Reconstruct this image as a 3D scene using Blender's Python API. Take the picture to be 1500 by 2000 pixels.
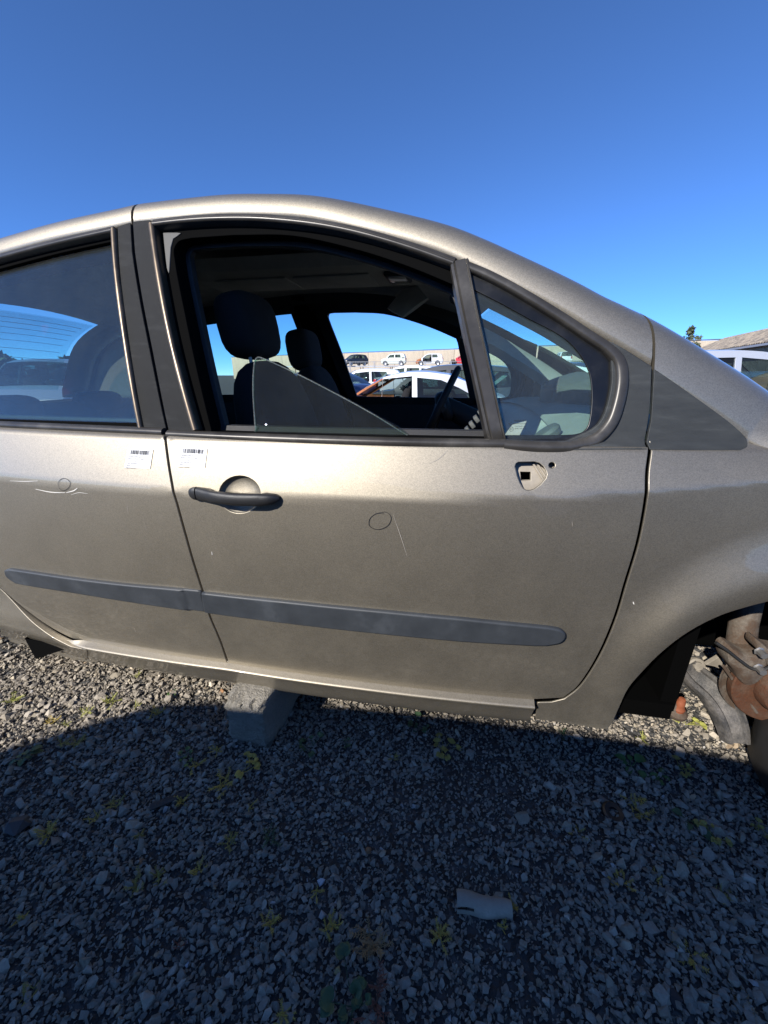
import bpy, bmesh, math, random
import numpy as np
from mathutils import Vector, Matrix, geometry
for o in list(bpy.data.objects): bpy.data.objects.remove(o)
rnd = random.Random(7); nr = np.random.RandomState(7)
R = math.radians
sc = bpy.context.scene
COL = sc.collection
# ------------------------------------------------------------------ camera, sky, sun, exposure
FPX = 751.0; PITCH = R(19.7); YAW = R(10.5); CAM = np.array([0.0, -.83, 1.08])
cd = bpy.data.cameras.new("camera"); cam = bpy.data.objects.new("camera", cd); COL.objects.link(cam)
cd.sensor_fit = 'HORIZONTAL'; cd.sensor_width = 36; cd.lens = FPX/1500*36; cd.clip_start = .02; cd.clip_end = 2000
cam.location = CAM; cam.rotation_euler = (math.pi/2-PITCH, 0, YAW); sc.camera = cam
SUN_EL = R(33); SUN_AZ = R(33)          # azimuth from -Y towards -X
SUNV = Vector((-math.sin(SUN_AZ)*math.cos(SUN_EL), -math.cos(SUN_AZ)*math.cos(SUN_EL), math.sin(SUN_EL)))
w = bpy.data.worlds.new("World"); sc.world = w; w.use_nodes = True
wn = w.node_tree; wn.nodes.clear()
sky = wn.nodes.new('ShaderNodeTexSky'); sky.sky_type = 'NISHITA'; sky.sun_disc = False
sky.sun_elevation = SUN_EL; sky.sun_rotation = math.pi+SUN_AZ
sky.altitude = 10000; sky.air_density = 2.; sky.dust_density = 0.; sky.ozone_density = 10.
bg = wn.nodes.new('ShaderNodeBackground'); bg.inputs[1].default_value = .148
wo = wn.nodes.new('ShaderNodeOutputWorld')
wn.links.new(sky.outputs[0], bg.inputs[0]); wn.links.new(bg.outputs[0], wo.inputs[0])
sl = bpy.data.lights.new("sun", 'SUN'); sl.energy = 5.0; sl.angle = R(.53); sl.color = (1, .955, .885)
so = bpy.data.objects.new("sun", sl); COL.objects.link(so); so.rotation_euler = (-SUNV).to_track_quat('-Z', 'Y').to_euler()
so.location = (0, -5, 6)
vs = sc.view_settings; vs.view_transform = 'Standard'; vs.look = 'None'; vs.exposure = 0.6; vs.gamma = 1; vs.use_curve_mapping = False
cy = sc.cycles; cy.use_denoising = True; cy.max_bounces = 8; cy.transparent_max_bounces = 16; cy.glossy_bounces = 4; cy.diffuse_bounces = 4
cy.caustics_reflective = False; cy.caustics_refractive = False; cy.sample_clamp_indirect = 6

# ------------------------------------------------------------------ materials
def mat(name, col=(.5, .5, .5), rough=.5, metal=0., coat=0., coat_r=.08, spec=.5):
    m = bpy.data.materials.new(name); m.use_nodes = True
    b = m.node_tree.nodes['Principled BSDF']
    b.inputs['Base Color'].default_value = (*col, 1); b.inputs['Roughness'].default_value = rough
    b.inputs['Metallic'].default_value = metal; b.inputs['Coat Weight'].default_value = coat
    b.inputs['Coat Roughness'].default_value = coat_r; b.inputs['Specular IOR Level'].default_value = spec
    return m
def nodes(m): nt = m.node_tree; return nt, nt.nodes['Principled BSDF'], nt.links.new
def tc(nt, scale=(1, 1, 1)):
    t = nt.nodes.new('ShaderNodeTexCoord'); mp = nt.nodes.new('ShaderNodeMapping'); mp.inputs['Scale'].default_value = scale
    nt.links.new(t.outputs['Object'], mp.inputs[0]); return mp.outputs[0]
def noise(nt, vec, scale, detail=3, rough=.55, dist=0.):
    n = nt.nodes.new('ShaderNodeTexNoise'); n.inputs['Scale'].default_value = scale; n.inputs['Detail'].default_value = detail
    n.inputs['Roughness'].default_value = rough; n.inputs['Distortion'].default_value = dist
    nt.links.new(vec, n.inputs['Vector']); return n.outputs['Fac']
def ramp(nt, fac, stops):
    r = nt.nodes.new('ShaderNodeValToRGB'); e = r.color_ramp.elements
    while len(e) > 1: e.remove(e[-1])
    e[0].position, e[0].color = stops[0][0], (*stops[0][1], 1)
    for p, c in stops[1:]:
        q = e.new(p); q.color = (*c, 1)
    nt.links.new(fac, r.inputs[0]); return r.outputs[0]
def bump(nt, h, strength, dist, b, normal=None):
    n = nt.nodes.new('ShaderNodeBump'); n.inputs['Strength'].default_value = strength; n.inputs['Distance'].default_value = dist
    nt.links.new(h, n.inputs['Height'])
    if normal: nt.links.new(normal, n.inputs['Normal'])
    nt.links.new(n.outputs[0], b.inputs['Normal']); return n.outputs[0]
def mixc(nt, f, a, b):
    n = nt.nodes.new('ShaderNodeMix'); n.data_type = 'RGBA'
    for i, v in ((0, f), (6, a), (7, b)):
        if isinstance(v, (int, float)): n.inputs[i].default_value = v
        elif isinstance(v, tuple): n.inputs[i].default_value = (*v, 1)
        else: nt.links.new(v, n.inputs[i])
    return n.outputs[2]
def math_(nt, op, a, b=None, c=None, clamp=False):
    n = nt.nodes.new('ShaderNodeMath'); n.operation = op; n.use_clamp = clamp
    for i, v in enumerate((a, b, c)):
        if v is None: continue
        if isinstance(v, (int, float)): n.inputs[i].default_value = v
        else: nt.links.new(v, n.inputs[i])
    return n.outputs[0]

def paint(name, col, metal=.75, rough=.38, coat=.6, dust=.25, flake=1.0, dustcol=(.32, .28, .22)):
    m = mat(name, col, rough, metal, coat, .04); nt, b, L = nodes(m)
    v = tc(nt)
    fl = nt.nodes.new('ShaderNodeTexVoronoi'); fl.inputs['Scale'].default_value = 650; L(v, fl.inputs['Vector'])
    hs = nt.nodes.new('ShaderNodeSeparateColor'); L(fl.outputs['Color'], hs.inputs[0])
    n1 = noise(nt, v, 7, 5, .65); n2 = noise(nt, v, 60, 4, .7); n3 = noise(nt, v, 420, 3, .7)
    c0 = tuple(x*(1-.22*flake) for x in col); c1 = tuple(min(1, x*(1+.25*flake)) for x in col)
    base = mixc(nt, hs.outputs[0], c0, c1)
    # dust: thin streaky film, thicker on the lower body
    g = nt.nodes.new('ShaderNodeNewGeometry'); sp = nt.nodes.new('ShaderNodeSeparateXYZ'); L(g.outputs['Position'], sp.inputs[0])
    low = nt.nodes.new('ShaderNodeMapRange'); L(sp.outputs['Z'], low.inputs[0])
    low.inputs[1].default_value = .75; low.inputs[2].default_value = .2; low.inputs[3].default_value = .35; low.inputs[4].default_value = 1.
    d = math_(nt, 'MULTIPLY', ramp(nt, n1, [(.3, (0, 0, 0)), (.75, (1, 1, 1))]), ramp(nt, n2, [(.3, (.3,)*3), (.7, (1,)*3)]))
    d = math_(nt, 'MULTIPLY', math_(nt, 'MULTIPLY', d, low.outputs[0]), dust, clamp=True)
    spk = math_(nt, 'MULTIPLY', ramp(nt, n3, [(.70, (0, 0, 0)), (.76, (1, 1, 1))]), .35*dust/.25)
    d = math_(nt, 'ADD', d, math_(nt, 'MULTIPLY', spk, low.outputs[0]), clamp=True)
    L(mixc(nt, d, base, dustcol), b.inputs['Base Color'])
    L(math_(nt, 'MULTIPLY', math_(nt, 'SUBTRACT', 1., d), metal), b.inputs['Metallic'])
    L(math_(nt, 'ADD', math_(nt, 'MULTIPLY', d, .4), rough), b.inputs['Roughness'])
    L(math_(nt, 'MULTIPLY', math_(nt, 'SUBTRACT', 1., d), coat), b.inputs['Coat Weight'])
    bump(nt, hs.outputs[1], .035*flake, .001, b)
    return m
def plastic(name, col, rough=.5, grain=.25, gscale=600, var=.35, stretch=(1, 1, 1), light=None):
    m = mat(name, col, rough); nt, b, L = nodes(m); v = tc(nt, stretch)
    n1 = noise(nt, v, 9, 6, .65); n2 = noise(nt, v, gscale, 2)
    hi = light or tuple(min(1, c*(1+var*2.2)+.01) for c in col)
    L(ramp(nt, n1, [(.3, tuple(c*(1-var) for c in col)), (.55, col), (.8, hi)]), b.inputs['Base Color'])
    L(math_(nt, 'ADD', math_(nt, 'MULTIPLY', n1, .3), rough-.12), b.inputs['Roughness'])
    bump(nt, n2, grain, .0015, b); return m
def glass(name, tint, dust=.03, ior=1.5, rough=.0):
    m = bpy.data.materials.new(name); m.use_nodes = True; nt = m.node_tree; nt.nodes.clear(); L = nt.links.new
    tr = nt.nodes.new('ShaderNodeBsdfTransparent'); tr.inputs[0].default_value = (*tint, 1)
    gl = nt.nodes.new('ShaderNodeBsdfGlossy'); gl.inputs['Roughness'].default_value = rough
    g_ = nt.nodes.new('ShaderNodeNewGeometry'); dt = nt.nodes.new('ShaderNodeVectorMath'); dt.operation = 'DOT_PRODUCT'
    L(g_.outputs['Normal'], dt.inputs[0]); L(g_.outputs['Incoming'], dt.inputs[1])
    f0 = ((ior-1)/(ior+1))**2      # Schlick's Fresnel, the same from both sides of the sheet
    fr = math_(nt, 'MULTIPLY_ADD', math_(nt, 'POWER', math_(nt, 'SUBTRACT', 1., math_(nt, 'ABSOLUTE', dt.outputs['Value'])), 5.), 1-f0, f0, clamp=True)
    mx = nt.nodes.new('ShaderNodeMixShader'); L(fr, mx.inputs[0]); L(tr.outputs[0], mx.inputs[1]); L(gl.outputs[0], mx.inputs[2])
    df = nt.nodes.new('ShaderNodeBsdfDiffuse'); df.inputs[0].default_value = (.5, .5, .47, 1)
    v = tc(nt); n1 = noise(nt, v, 6, 5, .7); n2 = noise(nt, v, 380, 2, .7)
    f = math_(nt, 'MULTIPLY', ramp(nt, n1, [(.2, (.35,)*3), (.8, (1,)*3)]), ramp(nt, n2, [(.45, (.6,)*3), (.72, (1.6,)*3)]))
    f = math_(nt, 'MULTIPLY', f, dust, clamp=True)
    m2 = nt.nodes.new('ShaderNodeMixShader'); L(f, m2.inputs[0]); L(mx.outputs[0], m2.inputs[1]); L(df.outputs[0], m2.inputs[2])
    o = nt.nodes.new('ShaderNodeOutputMaterial'); L(m2.outputs[0], o.inputs[0]); return m
def rusty(name, col, rustcol=(.16, .06, .025), amount=.5, rough=.7, metal=.2):
    m = mat(name, col, rough, metal); nt, b, L = nodes(m); v = tc(nt)
    n1 = noise(nt, v, 22, 6, .7); n2 = noise(nt, v, 160, 4, .7)
    lo = .75-amount*.55
    c = mixc(nt, ramp(nt, n1, [(lo-.08, (0, 0, 0)), (lo+.12, (1, 1, 1))]), col, rustcol)
    c = mixc(nt, ramp(nt, n2, [(.35, (.6,)*3), (.7, (0,)*3)]), c, tuple(x*.45 for x in col))
    L(c, b.inputs['Base Color']); bump(nt, n2, .5, .003, b); return m

M = {}
M['paint'] = paint('champagne_paint', (.298, .266, .210), .88, .52, .8, .16, .7)
M['paint_in'] = mat('painted_metal_inside', (.30, .27, .22), .5, .4)
M['trim'] = plastic('satin_black_trim', (.055, .051, .046), .34, .05, 700, .35); M['trim'].node_tree.nodes['Principled BSDF'].inputs['Metallic'].default_value = .35
M['sun_glint'] = plastic('sun_glint_edge_trim', (.16, .125, .09), .36, .05, 500, .45); M['sun_glint'].node_tree.nodes['Principled BSDF'].inputs['Metallic'].default_value = .7  # black trim strip; its golden sun reflection is put into the colour
M['seal'] = mat('black_seal', (.004, .004, .004), .9, spec=.02)
M['grain'] = plastic('grained_black_plastic', (.026, .029, .030), .6, .5, 420, .28, (1, 1, 5))
M['grain_pillar'] = plastic('grained_pillar_plastic', (.013, .0135, .014), .62, .6, 420, .35, (1, 1, 5)); M['grain_pillar'].node_tree.nodes['Principled BSDF'].inputs['Specular IOR Level'].default_value = .22
M['mould'] = plastic('grey_moulding_plastic', (.034, .039, .046), .5, .2, 800, .25)
M['handle'] = plastic('black_handle_plastic', (.018, .018, .019), .42, .35, 900, .3)
M['rubber'] = plastic('black_rubber', (.012, .012, .012), .6, .2, 500, .4)
M['shade_black'] = mat('black_underbody', (.0025, .0025, .0025), .95, spec=.0)  # underbody parts; deep shade of wheel wells and gaps put into the colour
M['dark'] = plastic('dark_interior_plastic', (.018, .018, .020), .6, .3, 500, .3)
M['fabric'] = plastic('black_seat_fabric', (.010, .010, .012), .92, .5, 900, .4)
M['fabric_grey'] = plastic('grey_seat_fabric', (.10, .10, .095), .9, .5, 900, .3)
M['liner'] = plastic('grey_headliner', (.50, .48, .44), .9, .3, 700, .15)
M['dash'] = plastic('grey_dashboard_plastic', (.26, .26, .24), .62, .6, 500, .12)
M['dash_low'] = plastic('pale_dashboard_plastic', (.40, .40, .37), .6, .5, 500, .1)
M['dash_dark'] = plastic('dark_dashboard_plastic', (.09, .095, .09), .6, .5, 500, .2)
M['glass'] = glass('green_side_glass', (.85, .96, .93), .04)
M['glass_tint'] = glass('tinted_door_glass', (.72, .87, .87), .03, 1.72)
M['glass_dusty'] = glass('dusty_window_glass', (.72, .78, .76), .02, 1.2)
M['glass_edge'] = glass('glass_edge', (.55, .8, .72), .25)
M['frit'] = plastic('black_glass_border', (.006, .006, .006), .3, .02, 600, .5)
M['print'] = mat('black_print', (.01, .01, .012), .6)
M['paper'] = plastic('white_label_paper', (.72, .72, .73), .6, .05, 300, .06)
M['zinc'] = plastic('bare_bracket_metal', (.30, .265, .215), .5, .2, 300, .45)
M['steel'] = mat('worn_steel', (.35, .34, .33), .45, .8)
M['rust'] = rusty('rusty_steel', (.12, .072, .046), (.10, .034, .013), .6)
M['cast'] = rusty('dusty_cast_iron', (.145, .122, .098), (.07, .038, .02), .55, .85, .05)
M['dirty_arm'] = rusty('dirty_arm_steel', (.17, .155, .14), (.035, .035, .035), .5, .6, .2)
M['orange'] = plastic('orange_rubber_boot', (.22, .062, .025), .6, .2, 200, .3)
M['white_paint_chip'] = mat('bare_scratch', (.62, .60, .56), .5); M['faint'] = mat('faint_scratch', (.34, .31, .27), .5)
M['chrome'] = mat('chrome', (.7, .7, .7), .15, 1.)
M['lamp'] = mat('clear_lamp_lens', (.55, .5, .45), .15, 0, .5)

# ------------------------------------------------------------------ mesh helpers
def mesh_obj(name, verts, faces, mats, parent=None, normals=None, smooth=True, midx=None, flip=False, loc=None):
    v = np.array(verts, dtype=float).reshape(-1, 3).copy()
    faces = [tuple(f) for f in faces]
    if flip:
        v[:, 1] = FLIPW-v[:, 1]; faces = [f[::-1] for f in faces]
        if normals is not None: normals = np.array(normals)*np.array([1, -1, 1])
    if loc is not None: v -= np.array(loc)
    me = bpy.data.meshes.new(name); me.from_pydata(v.tolist(), [], faces)
    for m in (mats if isinstance(mats, (list, tuple)) else [mats]): me.materials.append(m)
    if smooth: me.polygons.foreach_set('use_smooth', [True]*len(me.polygons))
    if midx is not None: me.polygons.foreach_set('material_index', list(midx))
    me.validate(clean_customdata=False); me.update()
    if normals is not None and len(me.vertices) == len(normals):
        me.normals_split_custom_set_from_vertices([tuple(n) for n in normals])
    o = bpy.data.objects.new(name, me); COL.objects.link(o)
    if loc is not None: o.location = loc
    if parent is not None: attach(o, parent)
    return o
WORLD = {}
def attach(o, parent):
    o.parent = parent
    o.matrix_parent_inverse = WORLD.get(parent.name, Matrix()).inverted()
    if parent.name in WORLD or True: WORLD[o.name] = WORLD.get(parent.name, Matrix()) if o.type != 'EMPTY' else Matrix()
def empty(name, loc, label=None, cat=None, group=None):
    o = bpy.data.objects.new(name, None); COL.objects.link(o); o.location = loc; o.empty_display_size = .2
    WORLD[o.name] = Matrix.Translation(loc)
    tag(o, label, cat, group); return o
def tag(o, label=None, cat=None, group=None, kind=None):
    if label: o['label'] = label
    if cat: o['category'] = cat
    if group: o['group'] = group
    if kind: o['kind'] = kind
    return o
def child(o, parent):
    """parent o to a mesh that itself sits with an identity world matrix in scene coordinates"""
    o.parent = parent; return o
class MB:
    """collects primitive shapes into one mesh"""
    def __init__(s): s.v = []; s.f = []; s.mi = []; s.m = 0
    def add(s, v, f):
        n = len(s.v); s.v += [tuple(p) for p in v]; s.f += [tuple(i+n for i in q) for q in f]; s.mi += [s.m]*len(f)
    def box(s, c, d, rot=None, bev=0.):
        c = Vector(c); hx, hy, hz = d[0]/2, d[1]/2, d[2]/2
        rm = rot if rot is not None else Matrix.Identity(3)
        if bev <= 0:
            vs_ = [Vector((x, y, z)) for x in (-hx, hx) for y in (-hy, hy) for z in (-hz, hz)]
            fs = [(0, 1, 3, 2), (4, 6, 7, 5), (0, 4, 5, 1), (2, 3, 7, 6), (0, 2, 6, 4), (1, 5, 7, 3)]
        else:
            bm = bmesh.new(); bmesh.ops.create_cube(bm, size=1)
            for q in bm.verts: q.co = Vector((q.co.x*d[0], q.co.y*d[1], q.co.z*d[2]))
            bmesh.ops.bevel(bm, geom=bm.edges[:], offset=bev, segments=2, affect='EDGES', profile=.5)
            bm.verts.index_update(); vs_ = [q.co.copy() for q in bm.verts]; fs = [tuple(q.index for q in p.verts) for p in bm.faces]; bm.free()
        s.add([c+rm @ q for q in vs_], fs)
    def tube(s, pts, r, n=10, caps=True, squash=None):
        pts = [Vector(p) for p in pts]; rs = r if isinstance(r, (list, tuple)) else [r]*len(pts)
        rings = []; up = None
        for i, p in enumerate(pts):
            t = (pts[min(i+1, len(pts)-1)]-pts[max(i-1, 0)]).normalized()
            if up is None: up = t.orthogonal().normalized()
            up = (up-t*up.dot(t)).normalized(); b = t.cross(up)
            sq = squash or 1
            rings.append([p+(up*math.cos(a)*rs[i]+b*math.sin(a)*rs[i]*sq) for a in [2*math.pi*k/n for k in range(n)]])
        v = [q for rg in rings for q in rg]; f = []
        for i in range(len(pts)-1):
            for k in range(n): f.append((i*n+k, i*n+(k+1) % n, (i+1)*n+(k+1) % n, (i+1)*n+k))
        if caps: f.append(tuple(range(n))[::-1]); f.append(tuple((len(pts)-1)*n+k for k in range(n)))
        s.add(v, f)
    def lathe(s, prof, c, axis, n=24):
        """prof: (radius, along) pairs"""
        ax = Vector(axis).normalized(); u = ax.orthogonal().normalized(); b = ax.cross(u); c = Vector(c); v = []; f = []
        for r_, h in prof:
            for k in range(n):
                a = 2*math.pi*k/n; v.append(c+ax*h+(u*math.cos(a)+b*math.sin(a))*r_)
        for i in range(len(prof)-1):
            for k in range(n): f.append((i*n+k, i*n+(k+1) % n, (i+1)*n+(k+1) % n, (i+1)*n+k))
        s.add(v, f)
    def grid(s, rows, close=False):
        nc = len(rows[0]); v = [p for r_ in rows for p in r_]; f = []
        for i in range(len(rows)-1):
            for k in range(nc-1+(1 if close else 0)):
                f.append((i*nc+k, i*nc+(k+1) % nc, (i+1)*nc+(k+1) % nc, (i+1)*nc+k))
        s.add(v, f)
    def build(s, name, mats, parent=None, smooth=True, flip=False, auto=None, loc=None):
        o = mesh_obj(name, s.v, s.f, mats, parent, None, smooth, s.mi, flip, loc)
        bm = bmesh.new(); bm.from_mesh(o.data); bmesh.ops.recalc_face_normals(bm, faces=bm.faces[:]); bm.to_mesh(o.data); bm.free()
        if smooth: o.data.set_sharp_from_angle(angle=R(auto or 38))
        return o
def catmull(pts, n=6, closed=False):
    P = [np.array(p, float) for p in pts]; out = []
    m = len(P)
    for i in range(m if closed else m-1):
        if closed: p0, p1, p2, p3 = P[i-1], P[i], P[(i+1) % m], P[(i+2) % m]
        else: p0, p1, p2, p3 = P[max(i-1, 0)], P[i], P[i+1], P[min(i+2, m-1)]
        if not closed and i == 0: p0 = 2*p1-p2
        if not closed and i == m-2: p3 = 2*p2-p1
        # centripetal parameters keep unevenly spaced points from overshooting
        t0 = 0; t1 = t0+max(1e-9, np.linalg.norm(p1-p0))**.5; t2 = t1+max(1e-9, np.linalg.norm(p2-p1))**.5; t3 = t2+max(1e-9, np.linalg.norm(p3-p2))**.5
        for k in range(n):
            t = t1+(t2-t1)*k/n
            A1 = (t1-t)/(t1-t0)*p0+(t-t0)/(t1-t0)*p1; A2 = (t2-t)/(t2-t1)*p1+(t-t1)/(t2-t1)*p2; A3 = (t3-t)/(t3-t2)*p2+(t-t2)/(t3-t2)*p3
            B1 = (t2-t)/(t2-t0)*A1+(t-t0)/(t2-t0)*A2; B2 = (t3-t)/(t3-t1)*A2+(t-t1)/(t3-t1)*A3
            out.append((t2-t)/(t2-t1)*B1+(t-t1)/(t2-t1)*B2)
    if not closed: out.append(P[-1])
    return out
def resample(poly, step, closed=True):
    P = np.array(poly, float); out = []
    m = len(P)
    for i in range(m if closed else m-1):
        a, b = P[i], P[(i+1) % m]; d = np.linalg.norm(b-a)
        if d < 1e-6: continue
        k = max(1, int(math.ceil(d/step)))
        for j in range(k): out.append(a+(b-a)*j/k)
    if not closed: out.append(P[-1])
    return np.array(out)
def area2(p): x, y = p[:, 0], p[:, 1]; return .5*np.sum(x*np.roll(y, -1)-np.roll(x, -1)*y)
def offset_poly(p, d):
    """p counter-clockwise; moves the outline inwards by d"""
    a = p-np.roll(p, 1, 0); b = np.roll(p, -1, 0)-p
    na = np.stack([-a[:, 1], a[:, 0]], 1); nb = np.stack([-b[:, 1], b[:, 0]], 1)
    na /= np.linalg.norm(na, axis=1, keepdims=True)+1e-12; nb /= np.linalg.norm(nb, axis=1, keepdims=True)+1e-12
    n = na+nb; l = np.linalg.norm(n, axis=1, keepdims=True); n = n/(l+1e-9); c = np.clip((n*na).sum(1, keepdims=True), .5, 1)
    return p+n*d/c, n
def inside(pts, poly):
    x, y = pts[:, 0], pts[:, 1]; c = np.zeros(len(pts), bool); n = len(poly); j = n-1
    for i in range(n):
        xi, yi = poly[i]; xj, yj = poly[j]
        if yi != yj: c ^= ((yi > y) != (yj > y)) & (x < (xj-xi)*(y-yi)/(yj-yi)+xi)
        j = i
    return c
def dist_to(pts, loop):
    d = np.full(len(pts), 9.)
    for q in loop: d = np.minimum(d, np.hypot(pts[:, 0]-q[0], pts[:, 1]-q[1]))
    return d
def panel(name, poly, mats, parent=None, yf=None, holes=(), off=0., grid=.03, gap=0., lip=.016, rad=.0022, step=.012, flip=False, back=0., nrm_eps=.004, loc=None, hole_lip=None, tidy=False):
    """a sheet cut to a side-view outline (x, z), laid on the surface y = yf(x, z), with rounded folded edges"""
    yf = yf or S
    def prep(q):
        q = resample(q, step); q = q if area2(q) > 0 else q[::-1]
        return q
    outer = prep(poly)
    if gap: outer = offset_poly(outer, gap)[0]
    hs = [prep(h) for h in holes]
    lo = outer.min(0); hi = outer.max(0)
    gx, gz = np.meshgrid(np.arange(lo[0]+grid*.5, hi[0], grid), np.arange(lo[1]+grid*.5, hi[1], grid*.7))
    gp = np.stack([gx.ravel(), gz.ravel()], 1)
    k = inside(gp, outer)
    for h in hs: k &= ~inside(gp, h)
    gp = gp[k]
    for lp in [outer]+hs:
        if len(gp): gp = gp[dist_to(gp, lp) > grid*.35]
    allv = [Vector(p) for p in outer]; ed = [(i, (i+1) % len(outer)) for i in range(len(outer))]
    for h in hs:
        n0 = len(allv); allv += [Vector(p) for p in h]; ed += [(n0+i, n0+(i+1) % len(h)) for i in range(len(h))]
    allv += [Vector(p) for p in gp]
    rv, re_, rf, *_ = geometry.delaunay_2d_cdt(allv, ed, [], 0, 1e-6)
    rv = np.array([tuple(q) for q in rv]); tri = np.array([f for f in rf if len(f) == 3])
    cen = rv[tri].mean(1); k = inside(cen, outer)
    for h in hs: k &= ~inside(cen, h)
    tri = tri[k]
    def P3(q, dep=0.): return np.stack([q[:, 0], yf(q[:, 0], q[:, 1])+off+dep, q[:, 1]], 1)
    def N3(q):
        e = nrm_eps
        dx = (yf(q[:, 0]+e, q[:, 1])-yf(q[:, 0]-e, q[:, 1]))/(2*e); dz = (yf(q[:, 0], q[:, 1]+e)-yf(q[:, 0], q[:, 1]-e))/(2*e)
        n = np.stack([dx, -np.ones(len(q)), dz], 1); return n/np.linalg.norm(n, axis=1, keepdims=True)
    a = rv[tri]; cr = (a[:, 1, 0]-a[:, 0, 0])*(a[:, 2, 1]-a[:, 0, 1])-(a[:, 1, 1]-a[:, 0, 1])*(a[:, 2, 0]-a[:, 0, 0])
    tri[cr < 0] = tri[cr < 0][:, ::-1]
    V = [P3(rv)]; NN = [N3(rv)]; F = [tuple(t) for t in tri]; base = len(rv)
    if back:
        V.append(P3(rv, back)); NN.append(-N3(rv)); F += [tuple(t[::-1]+base) for t in tri]; base *= 2
    for li, lp in enumerate([outer]+hs):
        sgn = -1 if li == 0 else 1
        L_ = (lip if li == 0 or hole_lip is None else hole_lip)
        if L_ <= 0: continue
        _, nin = offset_poly(lp, 0.); o2 = nin*sgn; o3 = np.stack([o2[:, 0], np.zeros(len(lp)), o2[:, 1]], 1); n0 = N3(lp)
        rings = [(0., 0., n0), (.6*rad, .25*rad, n0+o3*.8), (rad, rad, o3*1.+n0*.12), (rad, max(L_, back), o3)]
        st = base
        for oo, dep, nn in rings:
            V.append(P3(lp, 0.)+o3*oo+np.array([0, dep, 0])); NN.append(nn/(np.linalg.norm(nn, axis=1, keepdims=True)+1e-9)); base += len(lp)
        m = len(lp)
        for r_ in range(3):
            for i in range(m):
                j = (i+1) % m; q = (st+r_*m+i, st+r_*m+m+i, st+r_*m+m+j, st+r_*m+j)
                F.append(q if li == 0 else q[::-1])
    o = mesh_obj(name, np.concatenate(V), F, mats, parent, np.concatenate(NN), True, None, flip, loc)
    if tidy:
        bm = bmesh.new(); bm.from_mesh(o.data); bmesh.ops.remove_doubles(bm, verts=bm.verts[:], dist=1e-4); seen = set(); kill = []
        for v in bm.verts:
            if v in seen: continue
            st = [v]; isl = set()
            while st:
                q = st.pop()
                if q in isl: continue
                isl.add(q); st += [e.other_vert(q) for e in q.link_edges]
            seen |= isl
            if sum(f.calc_area() for q in isl for f in q.link_faces) < .25: kill += list(isl)
        bmesh.ops.delete(bm, geom=kill, context='VERTS'); bm.to_mesh(o.data); bm.free()
    return o
def sweep(name, path, prof, mats, parent=None, flip=False, yf=None, closed=False, caps=True, taper=None, off=0., skew=None):
    """sweeps a profile of (across, out) pairs along an (x, z) path lying on the body side; across is to the left of travel"""
    yf = yf or S
    p = np.array(path, float); m = len(p); V = []; n = len(prof); F = []
    e = .004
    for i in range(m):
        a = p[(i-1) % m] if (closed or i) else p[0]; b = p[(i+1) % m] if (closed or i < m-1) else p[-1]
        t = b-a; t /= np.linalg.norm(t)+1e-9
        x, z = p[i]; ya = np.array([x]); za = np.array([z])
        dx = float((yf(ya+e, za)-yf(ya-e, za))[0]/(2*e)); dz = float((yf(ya, za+e)-yf(ya, za-e))[0]/(2*e))
        N = Vector((dx, -1, dz)).normalized(); T = Vector((t[0], dx*t[0]+dz*t[1], t[1])).normalized()
        A = N.cross(T).normalized(); A = A if Vector((-t[1], 0, t[0])).dot(A) > 0 else -A
        o = Vector((x, float(yf(ya, za)[0])+off, z)); k = taper[i] if taper is not None else 1.
        sk = skew[i] if skew is not None else 0.
        for u, h in prof: V.append(o+A*u*k+N*h*(k if taper is not None else 1.)+T*(sk*u*k))
    for i in range(m-1+(1 if closed else 0)):
        for k in range(n-1):
            i2 = (i+1) % m; F.append((i*n+k, i2*n+k, i2*n+k+1, i*n+k+1))
    if caps and not closed: F.append(tuple(range(n))); F.append(tuple((m-1)*n+k for k in range(n))[::-1])
    o = mesh_obj(name, V, F, mats, parent, None, True, None, flip)
    bm = bmesh.new(); bm.from_mesh(o.data); bmesh.ops.recalc_face_normals(bm, faces=bm.faces[:])
    # outward is towards -y on the near side
    s_ = sum((f.normal.y*f.calc_area() for f in bm.faces))
    if (s_ > 0) != flip: bmesh.ops.reverse_faces(bm, faces=bm.faces[:])
    bm.to_mesh(o.data); bm.free(); o.data.set_sharp_from_angle(angle=R(50)); return o

# ------------------------------------------------------------------ sight lines of the survey (photograph pixel -> place on a real surface)
def ray(px, py):
    X = (px-750)/FPX; U = -(py-1000)/FPX; cp, sp = math.cos(PITCH), math.sin(PITCH)
    fw = cp+U*sp; up = -sp+U*cp; c, s = math.cos(YAW), math.sin(YAW)
    return np.array([X*c-fw*s, X*s+fw*c, up])
def at(px, py, ax, v): r_ = ray(px, py); return CAM+r_*(v-CAM[ax])/r_[ax]

# ------------------------------------------------------------------ the body side of the car
CARW = FLIPW = 1.66; BELT = .928; WC = (.905, .195); ARCH_R = .43
_z = np.linspace(-.1, 1.9, 2001)
_lowp = np.polyfit([.20, .27, .35, .45, .60, .70, .81], [.026, .016, .008, -.002, -.0115, -.0155, -.0175], 4)
_up = np.polyfit([.95, 1.2, 1.35, 1.5], [.050, .118, .168, .232], 2)
_sh = lambda z: -.0175+(z-.81)*.31+(z-.81)**2*.4
_tab = np.where(_z < .81, np.polyval(_lowp, np.maximum(_z, .15)), np.where(_z < .935, _sh(_z), np.polyval(_up, _z)))
_g = np.exp(-.5*(np.arange(-30, 31)/3.0)**2); _g /= _g.sum(); _tab = np.convolve(np.pad(_tab, 30, 'edge'), _g, 'valid')
def plan(x):
    a = np.abs(np.asarray(x, float)+.48); return np.where(a < 1, .064*a*a, .064+.128*(a-1)-.02*(a-1)**2)
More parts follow.
